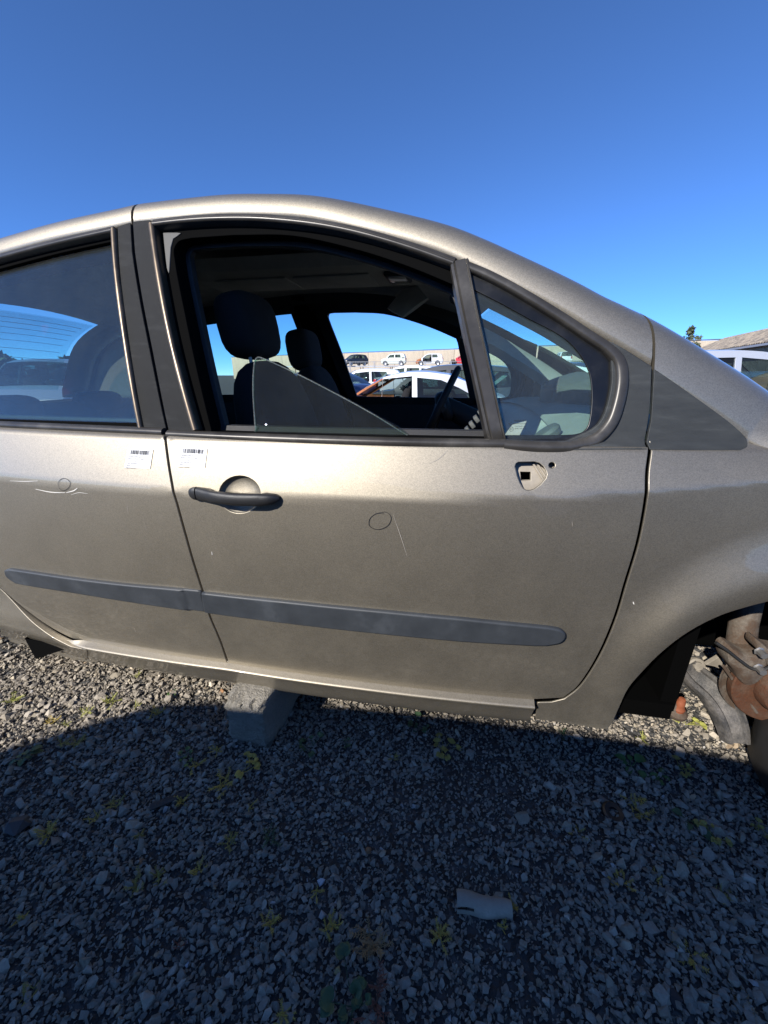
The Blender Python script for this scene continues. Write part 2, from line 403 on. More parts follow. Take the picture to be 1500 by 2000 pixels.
_cx = [-1.7, -1.30, -.68, -.36, -.13, .135, .324, .433, .681, .9]; _cz = [.795, .799, .803, .808, .812, .823, .837, .847, .893, .915]
_cp = np.polyfit(_cx, _cz, 4)
def sstep(a, b, x): t = np.clip((x-a)/(b-a), 0, 1); return t*t*(3-2*t)
def S(x, z):
    x = np.asarray(x, float); z = np.asarray(z, float)
    zc = np.polyval(_cp, np.clip(x, -1.8, .8))
    zz = np.where(z < .5, z, np.where(z < zc, .5+(z-.5)*(.81-.5)/(zc-.5), np.where(z < .93, .81+(z-zc)*(.12)/(.93-zc), z)))
    y = np.interp(zz, _z, _tab)+plan(x)
    rho = np.hypot(x-WC[0], z-WC[1])-ARCH_R
    fl = -.038*(1-sstep(.03, .20, rho))+.012*((1-rho/.085)+np.sqrt((1-rho/.085)**2+.03))
    return y+fl*sstep(.36, .55, x)
_SZ = [.08, .12, .138, .153, .178, .210, .236, .2445, .2485, .2525, .27]; _SY = [.12, .09, .065, .045, .030, .018, .007, .0005, .0015, .012, .05]
def S_sill(x, z):
    x = np.asarray(x, float); z = np.asarray(z, float)
    return np.interp(z, _SZ, _SY)+plan(x)
def side(px, py, off=0., yf=None):
    yf = yf or S; r_ = ray(px, py); t = .83/r_[1]
    for _ in range(40):
        p = CAM+r_*t; t2 = (float(yf(p[0], p[2]))+off-CAM[1])/r_[1]; t = t+(t2-t)*.8
    return CAM+r_*t
def px(*pts, off=0., yf=None):
    """photograph outline -> (x, z) outline on the body side"""
    return [np.array(side(a, b, off, yf))[[0, 2]] for a, b in pts]
def cpx(*pts, n=5, off=0., yf=None): return catmull(px(*pts, off=off, yf=yf), n)
# ------------------------------------------------------------------ the car
CARLOC = (0., CARW/2, 0.)
car = empty('dismantled_car', CARLOC, 'wheelless champagne beige hatchback with barcode labels, standing on concrete blocks', 'car')
def attach(o, parent):
    o.parent = parent
    if parent.type == 'EMPTY': o.matrix_parent_inverse = Matrix.Translation(parent.location).inverted()
_zs = np.array(px((149, 1253), (300, 1279), (448, 1300), (700, 1336), (1041, 1372)))
ZS = lambda x: np.interp(x, [_zs[0][0]-.25]+list(_zs[:, 0])+[.5], [_zs[0][1]-.002]+list(_zs[:, 1])+[_zs[-1][1]-.004])
BGAP = cpx((328, 848), (330, 913), (340, 966), (358, 1029), (377, 1096), (396, 1156), (410, 1204), (429, 1249), (446, 1297))
BGAP_UP = cpx((258, 425), (257, 437), (262, 493), (277, 587), (298, 693), (328, 837), (327, 850))
FGAP = cpx((1273, 700), (1274, 722), (1271, 780), (1269, 820), (1266, 870), (1264, 920), (1263, 954), (1257, 1000), (1245, 1060), (1221, 1140), (1203, 1201), (1175, 1269), (1147, 1318), (1126, 1345), (1101, 1364))
FGAP_LOW = FGAP[4*5:]
X0 = float(_zs[0][0])
def sill_line(x0, x1, n=40, dz=.008): return [np.array([x, ZS(x)+dz]) for x in np.linspace(x0, x1, n)]
F_BELT = cpx((328, 847), (600, 859), (800, 864), (985, 868), (1120, 868), (1266, 869))
R_BELT = cpx((0, 831), (150, 838), (327, 846))
rb0 = R_BELT[0]
R_BELT = [np.array([-1.76, rb0[1]+.004]), np.array([-1.5, rb0[1]+.003])]+R_BELT
# rail: lower edge of the painted roof band, rear to front
RAIL_PX = cpx((0, 497), (100, 470), (220, 445), (257, 437), (290, 433), (367, 425), (433, 420), (500, 420), (593, 425), (700, 447), (850, 489), (913, 516), (970, 544), (1090, 606), (1150, 643), (1219, 684), (1276, 720), (1340, 764), (1420, 822), (1462, 856), n=6)
r0 = RAIL_PX[0]
RAIL = catmull([(-2.44, .93), (-2.36, 1.03), (-2.22, 1.19), (-2.0, 1.30), (-1.75, 1.355), (-1.5, 1.383)], 5)+RAIL_PX+catmull([(.71, .905), (.82, .852), (1.0, .79), (1.25, .72), (1.45, .63), (1.54, .52)], 4)
RAIL = np.array([np.array(p) for p in RAIL])
def rail_part(x0, x1):
    xs = RAIL[:, 0]; ins = [RAIL[0]*0+np.array([x0, np.interp(x0, xs, RAIL[:, 1])])]+[p for p in RAIL if x0+.003 < p[0] < x1-.003]+[np.array([x1, np.interp(x1, xs, RAIL[:, 1])])]
    return ins
xg = float(np.interp(1.43, [p[1] for p in BGAP_UP[::-1]], [p[0] for p in BGAP_UP[::-1]]))      # B-pillar gap at the rail
xf = float(px((1274.5, 718))[0][0])                                                             # front gap at the rail
BAND = [(-.004, -.02), (0, -.004), (.002, 0.), (.012, .0025), (.026, .003), (.038, .0005), (.048, -.0045), (.057, -.012), (.065, -.022), (.072, -.034), (.078, -.048), (.083, -.064), (.087, -.082)]
BK = lambda x: float(np.interp(x, [-2.4, -.9, -.5, -.2, .2, .38, .6, .75, 1.0, 1.5], [1.15, 1.15, 1.16, 1.2, 1.36, 1.5, 1.85, 2.1, 2.0, 1.5]))
BAND2 = [(-.003, -.001), (0, .0008), (.012, .0016), (.026, .0016), (.038, -.0002)]+BAND[6:]
def band(nm, x0, x1, parent, fl):
    p = rail_part(x0, x1); return sweep(nm, p, BAND2 if nm == 'pillar_band' else BAND, M['paint'], parent, fl, taper=[BK(q[0]) for q in p], skew=[-.72*math.exp(-((q[0]-xf)/.13)**2) for q in p])
def frame_pt(x, z, u, h):
    e = .004; a = np.array([x]); b = np.array([z])
    dx = float((S(a+e, b)-S(a-e, b))[0]/(2*e)); dz = float((S(a, b+e)-S(a, b-e))[0]/(2*e))
    zs = np.interp(x+.02, RAIL[:, 0], RAIL[:, 1])-np.interp(x-.02, RAIL[:, 0], RAIL[:, 1])
    t = Vector((.04, 0, zs)).normalized(); N = Vector((dx, -1, dz)).normalized()
    T = Vector((t.x, dx*t.x+dz*t.z, t.z)).normalized(); A = N.cross(T); A = A if A.z > 0 else -A
    return Vector((x, float(S(x, z)), z))+A*u+N*h
REARC = (float(px((0, 1229))[0][0])-.371, .05); REAR_R = .40
def arc(c, r, a0, a1, n=24): return [np.array([c[0]+r*math.cos(R(a0+(a1-a0)*i/n)), c[1]+r*math.sin(R(a0+(a1-a0)*i/n))]) for i in range(n+1)]
R_DOOR_REAR = cpx((149, 1252), (104, 1229), (56, 1196), (0, 1149))+catmull([(-1.60, .545), (-1.69, .68), (-1.735, .80), (-1.76, .93)], 5)
QWIN = cpx((916, 530), (1000, 574), (1090, 625), (1150, 664), (1186, 688), (1203, 708), (1206, 740), (1199, 790), (1187, 828), (1165, 850), (1130, 861), (1060, 865), (983, 863))
QCLEAR = cpx((921, 560), (980, 590), (1040, 623), (1090, 649), (1120, 672), (1142, 700), (1156, 732), (1160, 770), (1157, 815), (1150, 838), (1136, 849), (1060, 853), (986, 853))
F_OPEN = cpx((404, 848), (380, 745), (352, 615), (332, 510), (330, 482), (340, 466), (365, 459))+cpx((450, 453), (567, 454), (700, 483), (800, 516), (890, 553))+cpx((905, 590), (930, 710), (962, 862))
F_FRAME = cpx((384, 862), (362, 760), (330, 620), (310, 510), (298, 440))+cpx((367, 428), (433, 424), (500, 423), (593, 429), (700, 451), (850, 494), (900, 517))+cpx((920, 590), (945, 710), (976, 875))
RW_TRIM_R = cpx((224, 450), (229, 522), (246, 657), (277, 837))
RW_GLASS = [np.array([-1.60, .94]), np.array([-1.66, 1.0]), np.array([-1.655, 1.18]), np.array([-1.60, 1.335])]+cpx((-60, 528), (0, 512), (100, 485), (219, 458))+cpx((224, 522), (242, 650), (276, 838))
def offp(poly, d):
    q = np.array(poly); q = q if area2(q) > 0 else q[::-1]
    return list(offset_poly(resample(q, .02), d)[0])
MIRROR_HOLE = [(980+a/4.69, 860+b/4.69) for a, b in [(113, 240), (125, 208), (150, 193), (300, 189), (350, 203), (385, 232), (412, 275), (422, 310), (412, 350), (360, 412), (300, 455), (265, 466), (225, 466), (190, 445), (160, 395), (135, 330)]]
HC = (468, 966)
def ell(cx, cy_, a, b, n=28): return [(cx+a*math.cos(2*math.pi*k/n), cy_+b*math.sin(2*math.pi*k/n)) for k in range(n)]
LIPTRIM = [(-.002, -.02), (-.002, .004), (.0, .0075), (.003, .009), (.006, .0085), (.009, .004), (.0125, .002), (.0185, .001), (.0195, -.02)]
ROUND = lambda wd, h: [(-wd/2, -.02), (-wd/2, .0), (-wd*.42, h*.65), (-wd*.25, h*.93), (0, h), (wd*.25, h*.93), (wd*.42, h*.65), (wd/2, .0), (wd/2, -.02)]

def Sq(x, z):
    x = np.asarray(x, float); z = np.asarray(z, float); k = sstep(.40, .26, z)
    return S(x, z)*(1-k)+k*(np.interp(z-(ZS(x)-.246), _SZ[:8]+[1.], _SY[:8]+[.0005])+plan(x))-.002*k
_qa = px((0, 1229), yf=Sq)[0]; REARC = (float(_qa[0])-.36, float(_qa[1])-.08); REAR_R = .3688
def body_side(fl):
    near = not fl
    # --- front door
    fd = empty('front_door', CARLOC); attach(fd, car)
    skin = F_BELT+FGAP_LOW[1:]+[p for p in sill_line(_zs[-1][0]-.01, BGAP[-1][0], 30)][::1]+BGAP[::-1]
    holes = []
    if near: holes = [px(*ell(*HC, 42, 38)), px(*MIRROR_HOLE), px(*ell(1078, 909, 8, 7.5, 14))]
    panel('door_skin', skin, M['paint'], fd, holes=holes, gap=.0050, grid=.024, flip=fl, hole_lip=.004 if near else None)
    band('roof_band', xg+.0035, xf-.0035, fd, fl)
    ap = [np.array(p) for p in px((261, 434), (293, 431), (292, 447), (304, 527), (325, 637), (355, 760), (380, 842), (331, 842), (301, 693), (280, 587), (265, 493))]
    panel('pillar_trim', catmull(ap[:2], 1)+catmull(ap[2:7], 5)+catmull(ap[7:], 5), M['grain_pillar'], fd, off=-.001, lip=.02, flip=fl)
    tri = cpx((1190, 668), (1219, 684), (1271, 717))+cpx((1270, 745), (1267, 800), (1263, 877))+cpx((1200, 877), (1100, 878))+cpx((1100, 868), (1170, 830), (1195, 760), (1196, 700))
    panel('corner_trim', tri, M['grain'], fd, off=-.001, lip=.02, flip=fl)
    sweep('top_trim', cpx((298, 443), (350, 437), (407, 433), (480, 432), (540, 435), (620, 444), (700, 460), (800, 489), (884, 519)), LIPTRIM, M['trim'], fd, fl)
    sweep('pillar_edge_trim', cpx((298, 440), (309, 520), (335, 660), (360, 760), (383, 841)), ROUND(.017, .010), M['sun_glint'], fd, fl)
    sweep('belt_trim', cpx((330, 847.5), (450, 853), (600, 858.5), (800, 864), (986, 867)), ROUND(.024, .010), M['trim'], fd, fl)
    sweep('quarter_window_trim', cpx((984, 867), (1060, 871), (1120, 869), (1163, 858), (1192, 829), (1207, 790), (1215, 740), (1210, 707), (1192, 684), (1150, 655), (1090, 615), (1000, 561), (950, 535), (912, 519)), ROUND(.027, .009), M['trim'], fd, fl, taper=np.interp(np.linspace(0, 1, 66), [0, .5, .64, 1], [1, 1, .8, .68]))
    sweep('division_bar', cpx((897, 512), (916, 610), (940, 720), (971, 862)), [(-.020, -.03), (-.020, .004), (-.015, .008), (-.012, .005), (-.010, .0085), (.012, .0085), (.014, .005), (.017, .0075), (.020, .003), (.020, -.03)], M['trim'], fd, fl)
    panel('window_frame', F_FRAME, M['seal'], fd, holes=[F_OPEN], off=.016, lip=.03, flip=fl, grid=.05, hole_lip=.05)
    panel('quarter_glass_border', offp(QWIN, -.004), M['frit'], fd, holes=[QCLEAR], off=.008, lip=.003, flip=fl, grid=.05)
    panel('quarter_glass', offp(QWIN, -.004), M['glass'], fd, off=.0115, lip=.004, back=.004, flip=fl, grid=.05)
    card = offp(F_BELT[:-3]+[p+np.array([-.05, 0]) for p in FGAP_LOW[1:]]+sill_line(_zs[-1][0]-.05, BGAP[-1][0]+.04, 20, .02)+BGAP[::-1], .012)
    panel('door_card', card, M['dark'], fd, yf=lambda x, z: S(x, z)*0+plan(x)+.06+.10*(z-.93)*(z > .93), off=.02, grid=.08, lip=.0, back=.012, flip=fl)
    ringo = offp(F_FRAME, -.02); panel('inner_frame', ringo, M['dark'], fd, holes=[offp(F_OPEN, .012)], off=.062, lip=.0, back=.012, flip=fl, grid=.06, hole_lip=.02)
    # --- rear door
    rd = empty('rear_door', CARLOC); attach(rd, car)
    skin = R_BELT+BGAP[1:]+[p for p in sill_line(BGAP[-1][0], R_DOOR_REAR[0][0], 24)][1:]+R_DOOR_REAR[1:]
    panel('door_skin', skin, M['paint'], rd, gap=.0050, grid=.024, flip=fl)
    band('roof_band', -1.78, xg-.0035, rd, fl)
    ap = [np.array(p) for p in px((231, 444), (254, 436), (257, 493), (272, 587), (293, 693), (324, 841), (282, 841), (253, 677), (235, 527))]
    panel('pillar_trim', catmull(ap[:2], 1)+catmull(ap[2:6], 5)+catmull(ap[6:], 5), M['grain_pillar'], rd, off=-.001, lip=.02, flip=fl)
    sweep('pillar_edge_trim', RW_TRIM_R, ROUND(.015, .010), M['sun_glint'], rd, fl)
    sweep('top_trim', [np.array([-1.66, 1.335]), np.array([-1.5, 1.365])]+cpx((0, 508), (100, 482), (222, 455)), LIPTRIM, M['trim'], rd, fl)
    sweep('belt_trim', R_BELT[:-1]+px((322, 846)), ROUND(.024, .013), M['trim'], rd, fl)
    panel('window_frame', offp(RW_GLASS, -.02), M['seal'], rd, holes=[offp(RW_GLASS, .010)], off=.012, lip=.03, flip=fl, grid=.05, hole_lip=.03)
    panel('window_glass', RW_GLASS, M['glass_tint'] if near else M['glass'], rd, off=.022, lip=.004, back=.004, flip=fl, grid=.06)
    panel('inner_frame', offp(RW_GLASS, -.03), M['dark'], rd, holes=[offp(RW_GLASS, .016)], off=.06, lip=.0, back=.012, flip=fl, grid=.06, hole_lip=.02)
    card = offp(R_BELT+BGAP[1:]+sill_line(BGAP[-1][0], R_DOOR_REAR[0][0], 12, .02)+R_DOOR_REAR[1:], .03)
    panel('door_card', card, M['dark'], rd, yf=lambda x, z: plan(x)+.06+z*0, off=.02, grid=.1, lip=.0, back=.012, flip=fl)
    if near:
        door_details(fd, rd)
    # moulding strips
    mf = px((400, 1158), (560, 1175), (750, 1194), (900, 1208), (1040, 1222))+cpx((1070, 1225), (1092, 1230), (1099, 1238), (1092, 1248), (1065, 1254))+px((1040, 1254), (900, 1246), (750, 1232), (560, 1211), (406, 1191))
    o = panel('side_moulding', mf, M['mould'], fd, yf=lambda x, z: S(x, z)-.012, off=0, lip=.013, rad=.006, flip=fl)
    mr = cpx((391, 1155), (330, 1149), (261, 1143), (149, 1130), (60, 1117), (25, 1112))+cpx((17, 1114), (20, 1123), (37, 1135))+cpx((90, 1144), (149, 1153), (261, 1171), (336, 1182), (401, 1191))
    o = panel('side_moulding', mr, M['mould'], rd, yf=lambda x, z: S(x, z)-.012+.006*sstep(-.735, -.72, x), off=0, lip=.013, rad=.006, flip=fl, grid=.012)
    # --- fixed body: fender, quarter panel, sill, pillars
    fe = empty('front_fender', CARLOC); attach(fe, car)
    archp = px((1187, 1427), (1196, 1416), (1212, 1382), (1230, 1345), (1255, 1315), (1301, 1269), (1347, 1235), (1408, 1204), (1454, 1189), (1500, 1177))
    A2 = arc((.923, .185), .43, 100, 15, 20)
    A2 = [p for p in A2 if p[0] > archp[-1][0]+.04]
    lowr = px((1047, 1371), (1043, 1406), (1110, 1416))
    fen = FGAP[5:]+px((1077, 1370))+lowr+catmull(archp, 4)+A2+[np.array(p) for p in [(1.36, .24), (1.47, .25), (1.52, .40), (1.53, .50)]]+[p+np.array([.012, .018]) for p in RAIL[::-1] if xf+.004 < p[0] < 1.50]
    panel('fender_skin', fen, M['paint'], fe, gap=.0058, grid=.013, lip=.0045, flip=fl)
    band('pillar_band', xf+.0035, 1.53, fe, fl)
    tr2 = cpx((1278, 722), (1340, 765), (1420, 823), (1444, 844))+cpx((1456, 857), (1459, 868), (1446, 878))+cpx((1350, 878), (1270, 877))+cpx((1273, 820), (1276, 770), (1278, 735))
    panel('fender_corner_trim', tr2, M['grain'], fe, off=-.0015, lip=.008, rad=.0015, flip=fl)
    qp = empty('rear_quarter_panel', CARLOC); attach(qp, car)
    ra = arc(REARC, REAR_R, 12.6, 168, 30)
    quarter = [np.array([p[0]-.003, p[1]]) for p in R_DOOR_REAR[5:]]
    qpoly = [np.array([X0+.08, ZS(X0+.08)-.003]), np.array([X0+.01, ZS(X0+.01)+.003])]+R_DOOR_REAR[3:]+[np.array([-1.78, .96]), np.array([-1.80, 1.2]), np.array([-1.785, 1.345])]+[p for p in RAIL[::-1] if p[0] < -1.80]+[np.array(p) for p in [(-2.44, .93), (-2.47, .6), (-2.45, .30), (-2.42, .16)]]+ra[::-1]+[*px((14, 1247), (30, 1267), (40, 1274), (90, 1282), (149, 1291), (190, 1296), yf=Sq)]
    panel('quarter_skin', qpoly, M['paint'], qp, yf=Sq, gap=.0045, grid=.04, lip=.022, flip=fl)
    band('roof_band', -2.43, -1.785, qp, fl)
    # sill: rows along x
    xs = np.linspace(X0-.30, px((1043, 1380))[0][0]-.004, 60); prof = [.08, .10, .12, .13, .138, .146, .153, .165, .178, .195, .210, .226, .236, .2405, .2445, .2465, .2485, .2505, .2525, .26]
    rows = []
    for x in xs:
        f = float(sstep(X0-.03, X0+.08, x)); dz = ZS(x)-.246
        rows.append([(x, (float(S_sill(x, z)) if z < .243 else float(S_sill(x, z))*f+(1-f)*float(plan(x)+.010)), z+dz) for z in prof])
    mb = MB(); mb.grid(rows); so_ = mb.build('sill', M['paint'], car, flip=fl, auto=60)
    # hidden structure: posts behind the gaps
    def post(path, wd, y0, dep):
        mb = MB(); rows = []
        for (x, z) in path:
            y = float(S(x, z))+y0; rows.append([(x-wd, y, z), (x+wd, y, z), (x+wd, y+dep, z), (x-wd, y+dep, z)])
        mb.grid(rows, close=True); mb.build('pillar_post', M['shade_black'], car, flip=fl)
    post(BGAP_UP[::-1][::2][::-1]+[BGAP_UP[-1]], .035, .035, .09); post(BGAP[::3]+[BGAP[-1]], .05, .03, .1); post(FGAP_LOW[::4]+[FGAP_LOW[-1]], .035, .032, .06)
    post([np.array([-1.72, .9]), np.array([-1.735, 1.1]), np.array([-1.70, 1.36])], .07, .03, .08)
    # cant rail and A-pillar lining seen from inside
    mb = MB(); rows = []
    for p in rail_part(-1.9, .60):
        x, z = p; a = frame_pt(x, z, -.012, -.035); b = frame_pt(x, z, -.02, -.085); c = frame_pt(x, z, .03, -.12); d = frame_pt(x, z, .08, -.105); e = frame_pt(x, z, .05, -.045)
        rows.append([tuple(q) for q in (a, b, c, d, e)])
    k = max(i for i, r_ in enumerate(rows) if r_[0][0] < .0)
    mb.grid(rows[:k+1], close=True); mb.build('cant_rail_lining', M['dark'], car, flip=fl)
    mb = MB(); mb.grid(rows[k:], close=True); mb.build('windscreen_pillar_lining', M['liner'], car, flip=fl)
    # wheel housings
    for c, rr, nm in (((.923, .18), .46, 'wheel_housing'), (REARC, .43, 'wheel_housing')):
        mb = MB(); rows = []
        for y in (.075, .22, .45, .60):
            rows.append([(c[0]+rr*(1-.25*max(0, y-.45))*math.cos(a), float(plan(c[0]))+y, max(.16, c[1])+rr*(1-.25*max(0, y-.45))*math.sin(a)) for a in [math.pi*k/18 for k in range(19)]])
        mb.grid(rows); mb.add(rows[-1]+[(c[0], rows[-1][0][1], c[1])], [(i, i+1, 19) for i in range(18)])
        mb.build(nm, M['shade_black'], car, flip=fl)

def ribbon(name, pxs, wd, m, parent, lift=-.0012, n=4):
    """a thin mark lying on the door skin"""
    p = catmull(px(*pxs), n); mb = MB(); rows = []
    p = np.array(p)
    for i in range(len(p)):
        t = p[min(i+1, len(p)-1)]-p[max(i-1, 0)]; t /= np.linalg.norm(t)+1e-9; nn = np.array([-t[1], t[0]])
        w_ = wd*(.35+.65*math.sin(math.pi*min(max(i/(len(p)-1), .08), .92)))
        row = []
        for s_ in (-1, 1):
            q = p[i]+nn*w_/2*s_; row.append((q[0], float(S(q[0], q[1]))+lift, q[1]))
        rows.append(row)
    mb.grid(rows); return mb.build(name, m, parent)
def text_tris(txt, size):
    cu = bpy.data.curves.new('t', 'FONT'); cu.body = txt; cu.size = size; cu.resolution_u = 2
    o = bpy.data.objects.new('t', cu); COL.objects.link(o)
    bpy.context.view_layer.update()
    me = o.evaluated_get(bpy.context.evaluated_depsgraph_get()).to_mesh()
    v = [(q.co.x, q.co.y) for q in me.vertices]; f = [tuple(p.vertices) for p in me.polygons]
    o.to_mesh_clear(); bpy.data.objects.remove(o); bpy.data.curves.remove(cu)
    return np.array(v), f
def print_on(mb, quad, items, lift, yf, off=0.):
    """items: (kind, data, u, v, size) laid out in a unit quad given as four (x, z) corners tl, tr, br, bl; v runs down"""
    tl, tr, br, bl = [np.array(q) for q in quad]; W_ = np.linalg.norm(tr-tl); H_ = np.linalg.norm(bl-tl)
    def mp(u, v): q = tl+(tr-tl)*u+(bl-tl)*v+(br-tr-bl+tl)*u*v; return (q[0], float(yf(q[0], q[1]))+off+lift, q[1])
    for it in items:
        if it[0] == 't':
            v, f = text_tris(it[1], it[4]*H_)
            if not len(v): continue
            sx = it[5]/(v[:, 0].max()/W_) if len(it) > 5 else 1.
            mb.add([mp(it[2]+a*sx/W_, it[3]-b/H_) for a, b in v], [q for q in f])
        else:
            u0, v0, u1, v1 = it[1]; mb.add([mp(u0, v0), mp(u1, v0), mp(u1, v1), mp(u0, v1)], [(0, 1, 2, 3)])
    return mp
def sticker(quad_px, lines, parent, label, seed):
    q = px(*quad_px); mb = MB(); rr = random.Random(seed)
    pts = [(u/8, v/6) for v in range(7) for u in range(9)]
    tl, tr, br, bl = [np.array(a) for a in q]
    def mp(u, v): p = tl+(tr-tl)*u+(bl-tl)*v+(br-tr-bl+tl)*u*v; return (p[0], float(S(p[0], p[1]))-.0016, p[1])
    mb.add([mp(u, v) for u, v in pts], [(j*9+i, j*9+i+1, (j+1)*9+i+1, (j+1)*9+i) for j in range(6) for i in range(8)])
    mb.m = 1; items = []; u = .14
    while u < .86:
        wd = rr.choice([.008, .012, .018, .026]); items.append(('b', (u, .06, min(u+wd, .87), .28))); u += wd+rr.choice([.008, .012, .02, .03])
    for i, (t, wd) in enumerate(lines): items.append(('t', t, .10-.008*i, .44+.115*i, .105, wd))
    print_on(mb, q, items, -.0026, S)
    o = mb.build('label_sticker', [M['paper'], M['print']], parent, smooth=False); o['label'] = label; return o

def door_details(fd, rd):
    # handle bowl
    hx, hz = px(HC)[0]; mb = MB(); rows = []; loop = np.array(px(*ell(*HC, 42.5, 38.5))); c = loop.mean(0)
    for k, (s_, d) in enumerate([(1., .0012), (.985, .004), (.94, .0085), (.8, .014), (.55, .0175), (.25, .019), (.02, .0193)]):
        rows.append([(c[0]+(p[0]-c[0])*s_, float(S(p[0], p[1]))*s_+float(S(c[0], c[1]))*(1-s_)+d, c[1]+(p[1]-c[1])*s_) for p in loop])
    mb.grid(rows, close=True); mb.build('handle_recess', M['paint'], fd)
    # handle bar
    ends = px((390, 962), (548, 972)); y0 = float(S(hx, hz))
    mb = MB(); rows = []
    st = [(0, .0160, .017), (.1, .0162, .022), (.25, .0150, .030), (.5, .0148, .034), (.75, .0150, .031), (.88, .0140, .026), (.96, .0105, .018), (1., .004, .010)]
    for t in np.linspace(0, 1, 26):
        x = ends[0][0]+(ends[1][0]-ends[0][0])*t; z = ends[0][1]+(ends[1][1]-ends[0][1])*t-.003*math.sin(math.pi*t)
        h = float(np.interp(t, [s[0] for s in st], [s[1] for s in st])); d = float(np.interp(t, [s[0] for s in st], [s[2] for s in st])); ys = float(S(x, z))
        inner = ys+.004 if (t < .18 or t > .82) else ys-.010
        ring = []
        for a in [2*math.pi*k/16 for k in range(16)]:
            ca, sa = math.cos(a), math.sin(a); yy = ys-d if ca > 0 else inner
            ring.append((x, (inner+(ys-d))/2+(-(d+inner-ys)/2)*math.copysign(abs(ca)**.65, ca), z+h*math.copysign(abs(sa)**.8, sa)))
        rows.append(ring)
    mb.grid(rows, close=True); mb.add(rows[-1], [tuple(range(16))]); mb.add(rows[0], [tuple(range(16))[::-1]])
    mb.build('handle', M['handle'], fd)
    a = px((371, 961), (388, 962)); mb = MB(); rows = []
    for t in np.linspace(0, 1, 9):
        x = a[0][0]+(a[1][0]-a[0][0])*t; z = a[0][1]; s_ = math.sqrt(max(0.02, 1-(1-t)**2)); ys = float(S(x, z)); d = .004+.013*s_
        rows.append([(x, ys+.003-(d+.003)*(.5+.5*math.copysign(abs(math.cos(q))**.6, math.cos(q))), z+.0165*s_*math.copysign(abs(math.sin(q))**.8, math.sin(q))) for q in [2*math.pi*k/16 for k in range(16)]])
    mb.grid(rows, close=True); mb.add(rows[-1], [tuple(range(16))]); mb.build('handle_cap', M['handle'], fd)
    # mirror mount: bracket plate behind the opening
    br = px((1000, 895), (1085, 895), (1085, 975), (1000, 975)); ho = px(*[(1018, 925), (1040, 925), (1042, 928), (1042, 944), (1040, 946), (1021, 946), (1018.5, 943)])
    panel('mirror_bracket', br, M['zinc'], fd, holes=[ho], off=.022, lip=.004, grid=.02, hole_lip=.01)
    mb = MB()
    for pa, pb in (((1041, 905), (1062, 938)), ((1047, 902), (1068, 935))):
        u, v = px(pa, pb, off=.018); mb.tube([(u[0], float(S(*u))+.017, u[1]), (v[0], float(S(*v))+.017, v[1])], .0025, 8)
    mb.build('bracket_rib', M['zinc'], fd)
    # lowered, broken-off pane of the front window
    pane = cpx((471, 880), (473, 760), (475, 714))+cpx((477, 702), (482, 696), (490, 697))+cpx((560, 728), (640, 769), (720, 813), (792, 857), (800, 885))
    panel('window_glass', pane, M['glass_dusty'], fd, off=.052, lip=.004, back=.004, grid=.05)
    sweep('window_glass_edge', catmull(px((471, 870), (473, 760), (475, 714), (477, 703), (483, 696.5), (491, 698), (560, 729), (640, 770), (720, 814), (790, 858)), 5), [(-.0014, -.0022), (-.0014, .0022), (.0014, .0022), (.0014, -.0022), (-.0014, -.0022)], M['glass_edge'], fd, off=.054)
    # grey corner piece of the window channel
    cp_ = px((312, 452), (345, 452), (330, 462), (325, 480), (322, 530), (319, 520))
    panel('channel_corner', cp_, mat('grey_channel', (.05, .05, .05), .6), fd, off=.013, lip=.004, grid=.02)
    # felt-pen rings, scratches, chips
    ribbon('pen_ring', [(733, 1003), (755, 1000), (764, 1010), (758, 1026), (738, 1034), (722, 1027), (722, 1014), (735, 1003), (750, 1003)], .0016, M['print'], fd)
    ribbon('pen_ring', [(117, 955), (114, 945), (119, 936), (130, 935), (138, 943), (133, 954), (122, 958), (116, 953)], .0014, M['print'], rd)
    for s_, wd in (([(768, 1005), (782, 1045), (795, 1085)], .0014), ([(838, 905), (858, 895), (874, 879)], .0010), ([(414, 1077), (415, 1084)], .002), ([(1236, 1175), (1238, 1180)], .003), ([(1117, 1018), (1118, 1028)], .001), ([(500, 968), (506, 990)], .0008)):
        ribbon('scratch', s_, wd*.8, M['faint'] if wd < .0016 else M['white_paint_chip'], fd)
    for s_, wd in (([(20, 939), (50, 940), (75, 939)], .0022), ([(70, 955), (100, 961), (128, 962)], .0035), ([(130, 962), (145, 958), (152, 953)], .0035), ([(140, 966), (155, 962), (172, 964)], .0016), ([(262, 1225), (266, 1234)], .0014), ([(249, 985), (251, 1005)], .0011), ([(280, 1010), (286, 1035)], .0007)):
        ribbon('scratch', s_, wd*.8, M['faint'] if wd < .0015 else M['white_paint_chip'], rd)
    sticker([(251, 876), (300, 878), (294, 915), (243.5, 913)], [('2020052DEFCAA1', .5), ('RENAULT MODUS 2004 - 10', .72), ('porte AR D dd', .34), ('Type Hatchback', .42), ('date', .16), ('xxxx rue xxxx', .38)], rd, 'white barcode label on the rear door', 3)
    sticker([(351.5, 873), (406, 875.6), (401, 913), (346.5, 911.6)], [('2020052DEFCAA1', .5), ('RENAULT MODUS 2004 - 10', .72), ('porte AV D dd', .34), ('Type Hatchback', .42), ('date', .16), ('xxxx rue xxxx', .38)], fd, 'white barcode label on the front door', 4)
    # etched print on the quarter glass
    mb = MB(); q = px((994, 820), (1030, 820), (1031, 845), (994, 845))
    print_on(mb, q, [('t', 'RENAULT', .33, .17, .19, .64), ('t', 'PILKINGTON', .33, .38, .13, .64), ('t', 'TEMPERED M1', .33, .58, .10, .60), ('t', '43R-00123', .33, .78, .15, .62), ('t', 'E2', .08, .82, .2, .15)], 0, S, off=.0105)
    qa = np.array(q[0]); ux = np.array(q[1])-qa; vz = np.array(q[3])-qa
